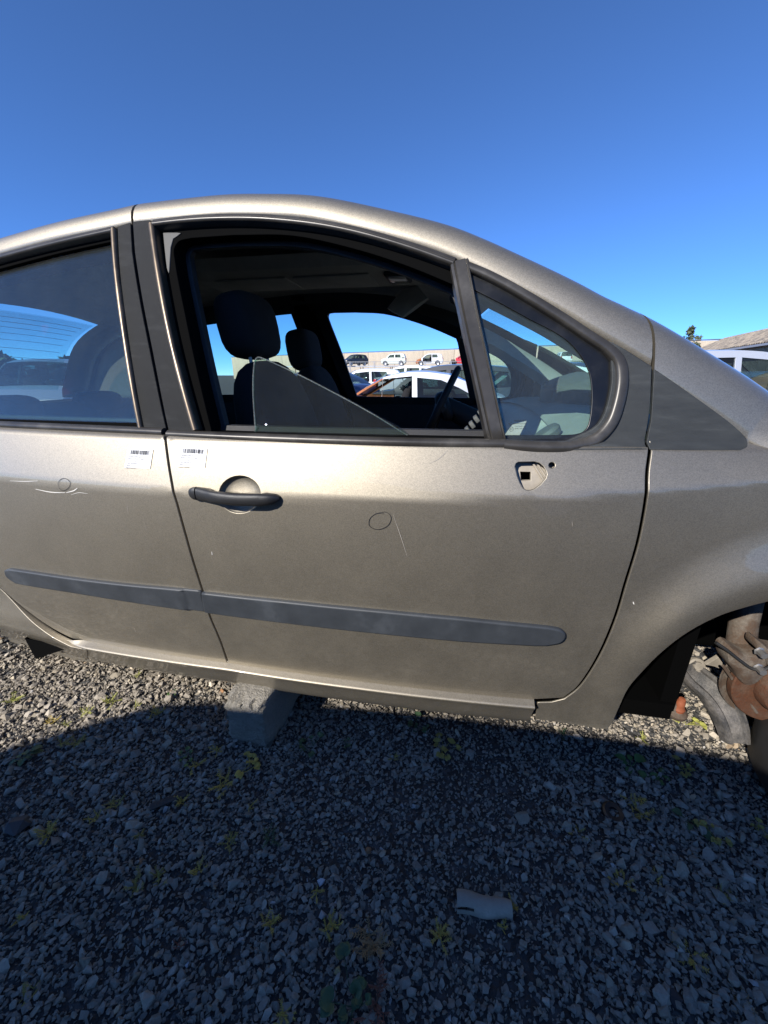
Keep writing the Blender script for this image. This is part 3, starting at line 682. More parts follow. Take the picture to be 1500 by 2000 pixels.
    def ring(cu, cv, ru, rv, n, wd):
        rows = []
        for k in range(n+1):
            a = 2*math.pi*k/n; rr_ = []
            for s_ in (1, 1-wd):
                p = qa+ux*(cu+ru*s_*math.cos(a))+vz*(cv+rv*s_*math.sin(a)); rr_.append((p[0], float(S(*p))+.0105, p[1]))
            rows.append(rr_)
        mb.grid(rows)
    ring(.16, .77, .13, .19, 20, .14); ring(.16, .35, .15, .12, 4, .2)
    mb.build('glass_print', M['print'], fd, smooth=False)

body_side(False)
body_side(True)

# ---- roof, windscreen, bonnet, tail
def edge_pts(x): 
    z = float(np.interp(x, RAIL[:, 0], RAIL[:, 1])); a = frame_pt(x, z, BAND[-1][0]*BK(x), BAND[-1][1]*BK(x)); return a
def cross(x, n=17, crown=.045, bow=0., drop=0., inset=0.):
    a = edge_pts(x); out = []
    for k in range(n):
        t = -1+2*k/(n-1); y0 = a.y+inset; y = CARW/2+t*(CARW/2-y0)
        out.append((a.x+bow*(1-t*t), y, a.z-.004+crown*(1-abs(t)**2.2)-drop))
    return out
XH, XC = .03, .80         # windscreen header and foot
def sheet(name, xs, m, crown, bow, drop=0., thick=0., inset=0.):
    mb = MB(); cr = crown if callable(crown) else (lambda x: crown); bw = bow if callable(bow) else (lambda x: bow)
    mb.grid([cross(x, crown=cr(x), bow=bw(x), drop=drop, inset=inset) for x in xs])
    if thick:
        mb.grid([cross(x, crown=cr(x), bow=bw(x), drop=drop+thick, inset=inset) for x in xs])
    o = mb.build(name, m, car); return o
bowf = lambda x: float(np.interp(x, [-.5, XH, XC, 1.5], [0, .10, .20, .14]))
crf = lambda x: float(np.interp(x, [-2.2, -1.6, XH, XC, 1.5], [.03, .05, .05, .05, .07]))
roof = sheet('roof', np.linspace(-2.02, XH, 34), M['paint'], crf, bowf)
sheet('windscreen', np.linspace(XH+.005, XC, 20), M['glass'], crf, bowf, thick=.005)
sheet('bonnet', np.linspace(XC+.01, 1.52, 20), M['paint'], crf, bowf, thick=.012)
sheet('headliner', np.linspace(-1.95, XH-.03, 30), M['liner'], lambda x: crf(x)*.9, bowf, drop=.035, inset=-.06)
sheet('rear_window', np.linspace(-2.42, -2.03, 10), glass('tinted_rear_glass', (.80, .93, .94), .02), lambda x: .015, lambda x: -.10*(x+2.02)/-.4, thick=.005, inset=.03)
mb = MB()
for k in range(9):                                                                    # heater wires
    x = -2.06-.036*k; row = cross(x, crown=.015, bow=-.10*(x+2.02)/-.4, drop=.010, inset=.08); mb.tube([Vector(p) for p in row], .0012, 4)
mb.build('heater_wire', M['print'], car)
mb = MB(); rows = []
for (x, z, ins) in ((-2.45, .93, .0), (-2.47, .80, 0), (-2.49, .60, .02), (-2.47, .40, .03), (-2.40, .26, .05)):
    y0 = float(plan(-2.36))+.02+ins; rows.append([(x-.05*(1-t*t), CARW/2+t*(CARW/2-y0), z) for t in np.linspace(-1, 1, 13)])
mb.grid(rows); mb.build('tailgate', M['paint'], car)
mb = MB(); rows = []
for (x, z) in ((1.50, .60), (1.56, .52), (1.58, .40), (1.56, .28), (1.46, .20)):
    y0 = float(plan(1.45))+.01; rows.append([(x+.12*(1-t*t), CARW/2+t*(CARW/2-y0), z) for t in np.linspace(-1, 1, 13)])
mb.grid(rows); mb.build('front_bumper', M['paint'], car)
for s_ in (0, 1):
    mb = MB(); mb.lathe([(.0, -.03), (.07, -.02), (.10, .01), (.105, .05)], (1.50, .30 if not s_ else CARW-.30, .60), (-1, 0, .25), 18); mb.build('headlight', M['lamp'], car)
    mb = MB(); mb.box((-2.44, .22 if not s_ else CARW-.22, .84), (.05, .09, .26), bev=.012); mb.build('tail_light', mat('red_lens', (.35, .01, .01), .2) if not s_ else bpy.data.materials['red_lens'], car)
# floor and firewall
mb = MB(); mb.box((-.62, CARW/2, .205), (2.5, CARW-.22, .05)); mb.box((.62, CARW/2, .50), (.04, CARW-.24, .6)); mb.box((-1.9, CARW/2, .36), (.9, CARW-.9, .08))
mb.box((1.05, CARW/2, .42), (.6, .42, .34), bev=.03); mb.build('floor_pan', M['shade_black'], car, smooth=False)
# ------------------------------------------------------------------ cabin
def V3(p): return tuple(float(q) for q in p)
def blob(name, c, d, m, parent, rot=(0, 0, 0), p=3.2, nu=20, nv=12, taper=None):
    """rounded cushion (superellipsoid)"""
    rm = Matrix.Rotation(rot[2], 3, 'Z') @ Matrix.Rotation(rot[1], 3, 'Y') @ Matrix.Rotation(rot[0], 3, 'X')
    f = lambda a: math.copysign(abs(a)**(2/p), a); rows = []
    for j in range(nv+1):
        ph = -math.pi/2+math.pi*j/nv; row = []
        for i in range(nu):
            th = 2*math.pi*i/nu; x, y, z = f(math.cos(ph))*f(math.cos(th)), f(math.cos(ph))*f(math.sin(th)), f(math.sin(ph))
            if taper: k = 1+taper*z; x, y = x*k, y*k
            row.append(tuple(Vector(c)+rm @ Vector((x*d[0]/2, y*d[1]/2, z*d[2]/2))))
        rows.append(row)
    mb = MB(); mb.grid(rows, close=True); return mb.build(name, m, parent, auto=80)
def seat(y, x0, lean, hr_m, dz=0.):
    s_ = empty('front_seat', CARLOC); attach(s_, car)
    blob('seat_cushion', (x0+.28, y, .52), (.50, .46, .16), M['fabric'], s_)
    blob('backrest', (x0-.02, y, .82), (.16, .47, .62), M['fabric'], s_, rot=(0, -lean, 0), taper=-.12)
    hx = x0-.02-math.sin(lean)*.42; 
    for k in (-1, 1):
        mb = MB(); mb.tube([(x0-.095, y+.06*k, 1.06), (hx+.01, y+.06*k, 1.17)], .006, 8); mb.build('headrest_post', M['steel'], s_)
    blob('headrest', (hx-.005, y, 1.225+dz), (.125, .265, .195), M['fabric'], s_, rot=(0, -lean*.6, 0), p=3.5)
    return s_
seat(.46, -.56, R(14), None); seat(1.20, -.665, R(14), None, -.03)
for y in (.42, .83, 1.24):
    blob('rear_headrest', (-1.72, y, .945), (.10, .25, .12), M['fabric'], car, p=3)
blob('rear_bench', (-1.45, CARW/2, .50), (.55, 1.25, .2), M['fabric'], car); blob('rear_backrest', (-1.70, CARW/2, .72), (.16, 1.25, .50), M['fabric'], car, rot=(0, -R(12), 0))
# dashboard
def dash_rows():
    rows = []
    for y in np.linspace(.12, CARW-.12, 25):
        c = (y-CARW/2)/(CARW/2); b = .03*(1-c*c); px_ = float(plan(.5))*0
        rows.append([(.74-.10*c*c, y, .86), (.62, y, .93+b), (.48, y, .955+b), (.36-.03*abs(c), y, .952+b), (.27-.05*c*c, y, .925+b), (.205-.05*c*c, y, .87+b), (.18-.05*c*c, y, .78), (.24, y, .66), (.30, y, .55)])
    return rows
dr = dash_rows(); mb = MB(); mb.grid([r_[:5] for r_ in dr]); mb.build('dashboard_top', M['dash'], car, auto=70)
mb = MB(); mb.grid([[(r_[4][0]+.012, r_[4][1], r_[4][2]-.004)]+[(q[0]+.004, q[1], q[2]) for q in r_[5:]] for r_ in dr]); mb.build('dashboard_front', M['dash_low'], car, auto=70)
mb = MB(); rows = []                                                                       # instrument pod in the middle
for j in range(9):
    a = j/8; rows.append([(.53-.20*math.cos(t)*math.sqrt(max(0, 1-(1-a)**2*0))*(1-.6*a*a), .88+.30*math.sin(t)*(1-.75*a*a), .1+.925+.065*a-.02*(1-math.cos(t))*.5) for t in [2*math.pi*k/24 for k in range(24)]])
mb.grid(rows, close=True); mb.add(rows[-1], [tuple(range(24))]); mb.add([(p[0], p[1], p[2]-.075) for p in rows[0]]+rows[0], [(k, (k+1) % 24, 24+(k+1) % 24, 24+k) for k in range(24)])
mb.build('instrument_pod', M['dash_dark'], car, auto=60)
mb = MB(); mb.box((.27, .40, .80), (.05, .36, .13), Matrix.Rotation(R(-20), 3, 'Y'), .012); mb.build('glovebox_lid', M['dash_dark'], car)
mb = MB(); mb.lathe([(.0, .0), (.02, 0), (.032, .008), (.035, .022), (.03, .03), (.0, .032)], (.235, .20, .925), (-.6, 0, .8), 18); mb.build('air_vent', M['dash_dark'], car)
for k in range(6):
    q = at(905+8.5*k, 851-11*k, 1, .34); mb = MB(); mb.box(V3(q), (.012, .05, .018), Matrix.Rotation(R(-40), 3, 'Y'), .002); mb.build('switch_panel', M['dash_dark'], car)
# steering wheel
mb = MB(); wc = Vector((-.085, 1.22, .935)); ax = Vector((-math.cos(R(24)), 0, math.sin(R(24)))); u = Vector((0, 1, 0)); v = ax.cross(u)
mb.tube([wc+(u*math.cos(a)+v*math.sin(a))*.185 for a in [2*math.pi*k/40 for k in range(41)]], .0165, 10, False)
stw = mb.build('steering_wheel', M['dark'], car)
for a in (R(0), R(180), R(270)):
    mb = MB(); mb.tube([wc, wc-ax*.02+(u*math.cos(a)-v*math.sin(a))*.18], [.03, .014], 8); attach(mb.build('spoke', M['dark']), stw)
blobhub = blob('hub_cover', tuple(wc-ax*.02), (.07, .17, .15), M['dark'], None, rot=(0, -R(24), 0)); attach(blobhub, stw)
mb = MB(); mb.tube([wc-ax*.02, wc-ax*.30], [.05, .06], 12); mb.build('steering_column', M['dark'], car)
# roof console, dome lamp, visors, mirror
mb = MB(); rows = []
for x in np.linspace(-1.0, -.16, 16):
    rows.append([(x, .60, 1.462), (x, .62, 1.425), (x, .66, 1.412), (x, .86, 1.405), (x, .90, 1.42), (x, .915, 1.465)])
mb.grid(rows); mb.add([rows[0][k] for k in range(6)], [tuple(range(6))]); mb.add([rows[-1][k] for k in range(6)], [tuple(range(6))[::-1]])
rc = mb.build('roof_console', M['liner'], car)
for x in (-.78, -.47):
    mb = MB(); mb.box((x, .76, 1.4065), (.28, .19, .006), bev=.002); attach(mb.build('console_lid', M['liner']), rc)
mb = MB(); mb.box((-.235, .72, 1.405), (.085, .13, .016), bev=.006); attach(mb.build('lamp_frame', M['dark']), rc)
mb = MB(); mb.box((-.235, .72, 1.3975), (.06, .10, .010), bev=.004); attach(mb.build('lamp_lens', M['lamp']), rc)
vq = [at(757, 603, 1, 1.18), at(784, 620, 1, 1.06), at(834, 585, 1, 1.02), at(830, 540, 1, 1.12)]
def slab(name, quad, th, m, parent):
    a, b, c, d = [Vector(V3(q)) for q in quad]; n = ((b-a).cross(d-a)).normalized()*th/2; mb = MB(); K = 8
    def g(s): return [[tuple(a.lerp(b, i/K).lerp(d.lerp(c, i/K), j/K)+n*s*math.sin(math.pi*min(max(i/K, .04), .96))**.25*math.sin(math.pi*min(max(j/K, .04), .96))**.25) for i in range(K+1)] for j in range(K+1)]
    A, B = g(1), g(-1); mb.grid(A); mb.grid([r_[::-1] for r_ in B])
    for i in range(K):
        mb.add([A[0][i], A[0][i+1], B[0][i+1], B[0][i]], [(0, 1, 2, 3)]); mb.add([A[K][i], A[K][i+1], B[K][i+1], B[K][i]], [(0, 1, 2, 3)])
        mb.add([A[i][0], A[i+1][0], B[i+1][0], B[i][0]], [(0, 1, 2, 3)]); mb.add([A[i][K], A[i+1][K], B[i+1][K], B[i][K]], [(0, 1, 2, 3)])
    return mb.build(name, m, parent, auto=70)
slab('sun_visor', [V3(at(757, 603, 1, 1.24)), V3(at(787, 620, 1, 1.02)), V3(at(836, 583, 1, .98)), V3(at(806, 548, 1, 1.20))], .022, plastic('pale_visor_vinyl', (.78, .75, .70), .8, .2, 300, .1), car)
slab('sun_visor', [(-.22, .30, 1.405), (-.20, .64, 1.425), (-.05, .64, 1.425), (-.08, .30, 1.40)], .02, M['liner'], car)
mb = MB(); mc = at(897, 580, 1, .78); mb.box(V3(mc), (.03, .20, .065), Matrix.Rotation(R(-12), 3, 'Z'), .012); mb.build('rear_view_mirror', M['dark'], car)
mb = MB(); mb.tube([V3(mc), (mc[0]+.06, mc[1]+.02, mc[2]+.06)], .008, 8); mb.build('mirror_stalk', M['dark'], car)
# grab handle and belt anchor on the near pillar
mb = MB(); mb.lathe([(0, -.012), (.026, -.012), (.03, -.006), (.03, .006), (.0, .008)], V3(at(352, 602, 1, .30)), (.2, -1, 0), 16); mb.build('belt_anchor', M['mould'], car)
mb = MB(); p0 = at(350, 600, 1, .31); p1 = at(412, 850, 1, .20); rows = []
for t in np.linspace(0, 1, 8):
    q = p0+(p1-p0)*t; rows.append([(q[0]-.022, q[1], q[2]), (q[0]+.022, q[1]+.004, q[2])])
mb.grid(rows); mb.grid([[(a[0], a[1]+.003, a[2]) for a in r_] for r_ in rows]); mb.build('seat_belt', M['fabric'], car)

# ------------------------------------------------------------------ bare front suspension
Y = .20
def ap(px_, py_, y=Y): return Vector(V3(at(px_, py_, 1, y)))
mb = MB(); mb.tube([ap(1470, 1140, .30), ap(1452, 1215, .27), ap(1446, 1266, .245)], [.033, .033, .034], 22); mb.build('strut_tube', M['cast'], car)
mb = MB(); mb.lathe([(.036, -.006), (.047, -.004), (.049, .004), (.040, .008)], ap(1441, 1268, .225), ap(1443, 1225, .235)-ap(1441, 1266, .225), 22); mb.build('spring_seat', M['cast'], car)
kn = [ap(a, b, .205) for a, b in [(1408, 1262), (1418, 1255), (1445, 1268), (1472, 1266), (1486, 1275), (1486, 1300), (1478, 1312), (1462, 1325), (1446, 1327), (1432, 1316), (1424, 1300), (1412, 1285)]]
def plate(name, outline, th, m, parent, bulge=.0):
    """flat forging: outline pushed th along the y direction, edges rounded"""
    mb = MB(); o = [Vector(q) for q in outline]; c = sum(o, Vector())/len(o); n = len(o)
    rings = [[c+(q-c)*s+Vector((0, d, 0)) for q in o] for s, d in ((.0, -th*.5-bulge), (.6, -th*.5-bulge*.7), (.93, -th*.5), (1, -th*.3), (1, th*.5))]
    mb.grid(rings, close=True); return mb.build(name, m, parent, auto=40)
plate('knuckle', catmull(kn, 3, True), .05, M['cast'], car, .012)
for a, b in ((1483, 1272), (1481, 1304)):
    mb = MB(); mb.lathe([(0, -.020), (.009, -.020), (.009, -.002), (.013, .0)], ap(a, b, .165), (0, 1, 0), 6); mb.build('knuckle_bolt', M['steel'], car)
pl = [ap(a, b, .19) for a, b in [(1470, 1242), (1490, 1256), (1520, 1262), (1560, 1275), (1560, 1310), (1500, 1302), (1490, 1290), (1487, 1272), (1466, 1256)]]
plate('caliper_bracket', catmull(pl, 3, True), .04, M['cast'], car, .008)
dc = ap(1530, 1346, .19)
mb = MB(); mb.lathe([(.0, -.045), (.035, -.045), (.037, -.03), (.062, -.03), (.068, -.02), (.07, .0), (.118, .0), (.121, .003), (.121, .022), (.118, .024), (.0, .024)], dc, (0, 1, 0), 48); bd = mb.build('brake_disc', M['rust'], car)
mb = MB(); mb.lathe([(.125, .030), (.132, .026), (.133, .03), (.06, .05), (.0, .05)], dc+Vector((-.004, 0, .0)), (0, 1, 0), 40); mb.build('disc_shield', M['cast'], car)
mb = MB(); rows = []                                                                       # control arm: curved pressed channel
cl = catmull([ap(1340, 1300, .30), ap(1358, 1320, .29), ap(1392, 1350, .26), ap(1418, 1386, .22), ap(1432, 1420, .19), ap(1438, 1450, .17)], 6)
for i, q in enumerate(cl):
    t = Vector(cl[min(i+1, len(cl)-1)]-cl[max(i-1, 0)]).normalized(); n = t.cross(Vector((0, -1, .55)).normalized()).normalized(); o_ = n.cross(t).normalized(); o_ = o_ if o_.y < 0 else -o_; wd = .031+.010*math.sin(math.pi*i/(len(cl)-1))
    prof = [(-1, -.02), (-1.02, .004), (-.9, .014), (-.62, .016), (-.5, .008), (.35, .006), (.5, .014), (.85, .016), (1.0, .006), (1.0, -.02)]
    rows.append([tuple(Vector(q)+n*wd*a+o_*b) for a, b in prof])
mb.grid(rows); mb.add(rows[0], [tuple(range(10))]); mb.add(rows[-1], [tuple(range(10))]); mb.build('control_arm', M['dirty_arm'], car, auto=35)
mb = MB(); mb.tube([ap(1290, 1290, .33), ap(1303, 1340, .27), ap(1309, 1362, .255), ap(1317, 1385, .25)], [.012, .0125, .014, .015], 12); mb.build('tie_rod', M['cast'], car)
tj = ap(1322, 1391, .25)
mb = MB(); mb.lathe([(.0, -.016), (.020, -.016), (.027, -.008), (.028, .004), (.022, .012), (.012, .016)], tj, (-.05, -.15, 1), 20); mb.build('ball_joint', M['cast'], car)
mb = MB(); mb.lathe([(.017, .012), (.016, .018), (.0175, .022), (.0145, .028), (.0125, .036), (.012, .05), (.0105, .052), (.009, .062), (.0, .064)], tj, (-.05, -.15, 1), 16); mb.build('joint_boot', M['orange'], car)
mb = MB(); mb.lathe([(0, -.012), (.012, -.012), (.0135, -.004), (.022, -.003), (.023, .006), (.0, .008)], ap(1361, 1299, .30), (.1, 1, -.35), 14); mb.build('arm_bolt', M['zinc'], car)
plate('arm_bracket', [ap(a, b, .29) for a, b in [(1376, 1296), (1408, 1277), (1410, 1300), (1402, 1303), (1392, 1299)]], .012, M['zinc'], car)
mb = MB(); mb.tube(catmull([ap(1398, 1255, .18), ap(1420, 1270, .175), ap(1445, 1290, .17), ap(1470, 1306, .165), ap(1492, 1307, .16), ap(1510, 1300, .16)], 6), .0045, 8); mb.build('brake_hose', M['rubber'], car)
mb = MB(); mb.tube([ap(1412, 1300, .2), ap(1440, 1340, .2), ap(1478, 1392, .19)], .004, 8); mb.build('sensor_cable', M['cast'], car)
mb = MB(); f0 = [(X0-.22, .06, .19), (X0-.205, .06, .10), (X0-.15, .062, .125), (X0-.02, .065, .18)]; mb.add(f0+[(a, b+.012, c) for a, b, c in f0], [(0, 1, 2, 3), (7, 6, 5, 4), (0, 4, 5, 1), (1, 5, 6, 2), (2, 6, 7, 3)]); mb.build('mud_flap', M['seal'], car, smooth=False)

mb = MB(); mb.box((.95, .70, .36), (.80, .20, .56), bev=.03); mb.build('subframe', M['shade_black'], car)
# ------------------------------------------------------------------ ground
M['ground'] = mat('dark_gritty_ground', (.07, .07, .072), .95); nt, b_, L_ = nodes(M['ground']); v_ = tc(nt)
n1 = noise(nt, v_, 1.3, 5, .6); n2 = noise(nt, v_, 60, 4, .7)
vo = nt.nodes.new('ShaderNodeTexVoronoi'); vo.inputs['Scale'].default_value = 70; L_(v_, vo.inputs['Vector'])
c_ = mixc(nt, n1, (.028, .028, .028), (.075, .068, .058)); hs = nt.nodes.new('ShaderNodeSeparateColor'); L_(vo.outputs['Color'], hs.inputs[0])
L_(mixc(nt, .55, c_, ramp(nt, hs.outputs[0], [(0, (.02, .02, .02)), (.6, (.06, .06, .06)), (1, (.15, .145, .14))])), b_.inputs['Base Color'])
bump(nt, math_(nt, 'SUBTRACT', n2, math_(nt, 'MULTIPLY', vo.outputs['Distance'], .8)), .9, .012, b_)
def gz(x, y): return .006*np.sin(x*2.1+1)*np.cos(y*2.7)+.004*np.sin(x*5.3+y*3.1)
xs = np.concatenate([[-400, -100, -30, -8], np.linspace(-3, 3, 61), [8, 30, 100, 400]]); ys = np.concatenate([[-300, -60, -12, -4], np.linspace(-2, 2, 41), [4, 8, 16, 40, 100, 400]])
gv = [(x, y, float(gz(x, y)) if abs(x) < 3 and abs(y) < 2 else 0.) for y in ys for x in xs]; nx = len(xs)
gr = mesh_obj('ground', gv, [(j*nx+i, j*nx+i+1, (j+1)*nx+i+1, (j+1)*nx+i) for j in range(len(ys)-1) for i in range(nx-1)], M['ground']); tag(gr, kind='structure')

# gravel: real stones, one mass
def hull(n, flat, seed):
    rr = np.random.RandomState(seed); p = rr.normal(size=(n, 3)); p /= np.linalg.norm(p, axis=1, keepdims=True); p *= rr.uniform(.8, 1.1, (n, 1)); p *= np.array([1, rr.uniform(.62, .95), flat])
    bm = bmesh.new(); vs_ = [bm.verts.new(q) for q in p]; r_ = bmesh.ops.convex_hull(bm, input=vs_)
    bmesh.ops.delete(bm, geom=[g for g in r_['geom_interior'] if isinstance(g, bmesh.types.BMVert)], context='VERTS')
    bmesh.ops.triangulate(bm, faces=bm.faces[:]); bm.verts.index_update(); bm.normal_update()
    v = np.array([q.co[:] for q in bm.verts]); f = np.array([[q.index for q in t.verts] for t in bm.faces]); bm.free(); return v, f
BIG = [hull(10+i % 4, nr.uniform(.42, .75), 100+i) for i in range(20)]; SML = [hull(7, nr.uniform(.4, .7), 200+i) for i in range(12)]
M['gravel'] = mat('grey_slate_gravel', (.18, .18, .185), .85, spec=.12); nt, b_, L_ = nodes(M['gravel'])
at_ = nt.nodes.new('ShaderNodeAttribute'); at_.attribute_name = 'tint'; v_ = tc(nt); nn_ = noise(nt, v_, 160, 5, .7)
L_(mixc(nt, .5, at_.outputs['Color'], mixc(nt, nn_, (.07, .061, .05), (.58, .51, .42))), b_.inputs['Base Color'])
mx = [n for n in nt.nodes if n.type == 'MIX'][0]
bump(nt, nn_, .45, .004, b_)
def sn(x, y, s, seed):   # smooth value noise
    rr = np.random.RandomState(seed); g = rr.rand(64, 64); u = x*s+31.7; v = y*s+17.3; i = np.floor(u).astype(int); j = np.floor(v).astype(int); fu = u-i; fv = v-j
    fu = fu*fu*(3-2*fu); fv = fv*fv*(3-2*fv); q = lambda a, b: g[a % 64, b % 64]
    return (q(i, j)*(1-fu)+q(i+1, j)*fu)*(1-fv)+(q(i, j+1)*(1-fu)+q(i+1, j+1)*fu)*fv
def stones(n, box, smin, smax, lib, dens, zo, pw=2.0, seed=1):
    rr = np.random.RandomState(seed); x = rr.uniform(box[0], box[1], n); y = rr.uniform(box[2], box[3], n)
    k = rr.rand(n) < dens(x, y); x, y = x[k], y[k]; n = len(x)
    s = smin+(smax-smin)*rr.rand(n)**pw; th = rr.normal(.5, .75, n); tilt = rr.normal(0, .28, n); tl2 = rr.normal(0, .28, n)
    z = gz(x, y)+s*zo+rr.rand(n)*.004; kind = rr.randint(0, len(lib), n)
    tone = np.exp(rr.normal(0, .32, n))*(.15+.085*np.clip((s-.005)/.008, 0, 1)); warm = rr.rand(n)
    col = np.stack([tone*(1.42+.06*(warm > .75)+.5*(warm > .985)), tone*(1.24+.02*(warm > .8)+.05*(warm > .985)), tone*(.98-.10*(warm > .75)-.2*(warm > .985))], 1)
    col[rr.rand(n) > .994] = (.55, .54, .52)
    VV, FF, CC = [], [], []; base = 0
    for q in range(len(lib)):
        idx = np.where(kind == q)[0]
        if not len(idx): continue
        v, f = lib[q]; ct, st = np.cos(th[idx]), np.sin(th[idx])
        P = v[None]*s[idx, None, None]*np.stack([np.ones(len(idx)), .75+.45*rr.rand(len(idx)), .75+.5*rr.rand(len(idx))], 1)[:, None, :]
        X, Y_, Z = P[..., 0], P[..., 1], P[..., 2]
        Z = Z+X*tilt[idx, None]+Y_*tl2[idx, None]
        X2 = X*ct[:, None]-Y_*st[:, None]; Y2 = X*st[:, None]+Y_*ct[:, None]
        W_ = np.stack([X2+x[idx, None], Y2+y[idx, None], Z+z[idx, None]], 2); m = len(v)
        VV.append(W_.reshape(-1, 3)); FF.append((f[None]+(np.arange(len(idx))*m)[:, None, None]).reshape(-1, 3)+base); CC.append(np.repeat(col[idx], len(f)*3, 0)); base += len(idx)*m
    return np.concatenate(VV), np.concatenate(FF), np.concatenate(CC)
def tri_mesh(name, V, F, m, C=None, flat=True):
    me = bpy.data.meshes.new(name); me.vertices.add(len(V)); me.vertices.foreach_set('co', V.ravel().astype(np.float32)); nf = len(F)
    me.loops.add(nf*3); me.loops.foreach_set('vertex_index', F.ravel().astype(np.int32)); me.polygons.add(nf)
    me.polygons.foreach_set('loop_start', np.arange(0, nf*3, 3, dtype=np.int32)); me.materials.append(m)
    if C is not None:
        a = me.color_attributes.new('tint', 'FLOAT_COLOR', 'CORNER'); a.data.foreach_set('color', np.c_[C, np.ones(len(C))].ravel().astype(np.float32))
    me.update(calc_edges=True)
    if flat: me.shade_flat()
    o = bpy.data.objects.new(name, me); COL.objects.link(o); return o
patch = lambda x, y: sn(x, y, 3.1, 5)*.6+sn(x, y, 7.5, 6)*.4
sets = [stones(95000, (-1.75, 1.55, -.72, .62), .0028, .0080, SML, lambda x, y: .55+.45*patch(x, y), .15, 1.6, 11),
        stones(34000, (-1.75, 1.55, -.72, .62), .0042, .0112, BIG, lambda x, y: np.clip(2.7*patch(x, y)-.62, .06, 1), .32, 1.9, 12),
        stones(5200, (-1.75, 1.55, -.72, .62), .010, .0195, BIG, lambda x, y: np.clip(3.*sn(x, y, 2.3, 9)-1.0, .03, 1)*np.clip(.95-.3*(y > .05)*1., .2, 1), .30, 2.2, 13),
        stones(36000, (-3.4, 3.2, -1.7, 1.5), .006, .017, BIG, lambda x, y: (.2+.8*patch(x, y))*((np.abs(x+.1) > 1.62) | (y < -.7) | (y > .6)), .28, 1.6, 14),
        stones(60000, (-3.2, 3.0, -1.5, 1.2), .0035, .0085, SML, lambda x, y: 1.*((np.abs(x+.1) > 1.62) | (y < -.7) | (y > .6)), .15, 1.5, 15)]
base = 0; VV, FF, CC = [], [], []
for v, f, c in sets: VV.append(v); FF.append(f+base); CC.append(c); base += len(v)
gvl = tri_mesh('gravel', np.concatenate(VV), np.concatenate(FF), M['gravel'], np.concatenate(CC)); tag(gvl, 'loose grey slate gravel covering the yard', 'gravel', kind='stuff')

# concrete block under the sill
M['concrete'] = mat('rough_concrete', (.36, .35, .33), .95); nt, b_, L_ = nodes(M['concrete']); v_ = tc(nt); n1 = noise(nt, v_, 90, 6, .75); n2 = noise(nt, v_, 14, 4, .6)
L_(mixc(nt, n1, mixc(nt, n2, (.24, .215, .18), (.36, .33, .27)), (.60, .55, .46)), b_.inputs['Base Color']); bump(nt, n1, 1., .03, b_)
def rough_block(name, c, d, rz, seed, lean=0., chip=.014):
    bm = bmesh.new(); bmesh.ops.create_cube(bm, size=1)
    bmesh.ops.subdivide_edges(bm, edges=bm.edges[:], cuts=12, use_grid_fill=True); rr = random.Random(seed)
    for v in bm.verts:
        p = v.co; e = sorted([.5-abs(q) for q in p])[1]                                  # near an edge
        k = max(0, .10-e)/.10
        q = Vector((p.x*d[0]*(1-.05*(p.z+.5)), p.y*d[1], (p.z+.5)*d[2])); sh = chip*k*rr.uniform(.1, 1.1)
        q -= Vector((math.copysign(sh, p.x), math.copysign(sh, p.y), (math.copysign(sh, p.z) if p.z > 0 else 0))); q += Vector([rr.uniform(-.0035, .0035) for _ in range(3)])
        q.x += lean*q.z; v.co = q
    me = bpy.data.meshes.new(name); bm.to_mesh(me); bm.free(); me.materials.append(M['concrete'])
    me.polygons.foreach_set('use_smooth', [True]*len(me.polygons)); me.set_sharp_from_angle(angle=R(40))
    o = bpy.data.objects.new(name, me); COL.objects.link(o); o.location = c; o.rotation_euler.z = rz; return o
o = rough_block('concrete_block', (float(at(494, 1455, 2, 0)[0]), float(at(498, 1455, 2, 0)[1])+.196, -.004), (.145, .40, .166), R(-3), 5, -.05); tag(o, 'rough grey concrete block under the sill of the beige car', 'concrete block')
# tyre lying under the bare hub
def tyre_mb(c, axis, ro, ri, wd):
    mb = MB(); mb.lathe([(ri, -wd*.40), (ri+.012, -wd*.46), (ri+.05, -wd*.5), (ro-.03, -wd*.46), (ro-.006, -wd*.36), (ro, -wd*.28), (ro, wd*.28), (ro-.006, wd*.36), (ro-.03, wd*.46), (ri+.05, wd*.5), (ri+.012, wd*.46), (ri, wd*.40)], c, axis, 40)
    n = len(mb.v)//40; mb.add([mb.v[k] for k in range(40)]+[mb.v[(n-1)*40+k] for k in range(40)], [(k, (k+1) % 40, 40+(k+1) % 40, 40+k) for k in range(40)]); return mb
o = tyre_mb((0, 0, 0), (0, .06, 1), .30, .19, .17).build('loose_tyre', M['rubber']); o.location = (1.17, .05, .092); tag(o, 'black tyre lying flat in shadow below the bare front hub', 'tyre')

# debris
pc = at(945, 1768, 2, .012); mb = MB(); rows = []
for t in np.linspace(0, 1, 14):
    rows.append([((t-.5)*.115, .020*math.cos(a)*(1-.22*t*t)+.002*math.sin(9*t), -.003+.020*math.sin(a)*(1-.2*t)) for a in [R(-5)+R(190)*k/12 for k in range(13)]])
def gapcut(i, k): return not (i < 5 and k == (6 if i > 2 else 6))
vv = [p for r_ in rows for p in r_]; ff = [(i*13+k, i*13+k+1, (i+1)*13+k+1, (i+1)*13+k) for i in range(13) for k in range(12) if not (i < 4 and k == 9)]
mb.add(vv, ff); mb.add([(p[0], p[1]*.86, p[2]*.86-.0015) for p in vv], [q[::-1] for q in ff])
M['pipe'] = plastic('grey_fibre_cement', (.40, .36, .29), .9, .6, 300, .3)
o = mb.build('broken_pipe', M['pipe'], None, auto=60); o.location = V3(pc); o.rotation_euler = (0, 0, R(3)); tag(o, 'broken grey half pipe shard lying in the shaded gravel', 'pipe')
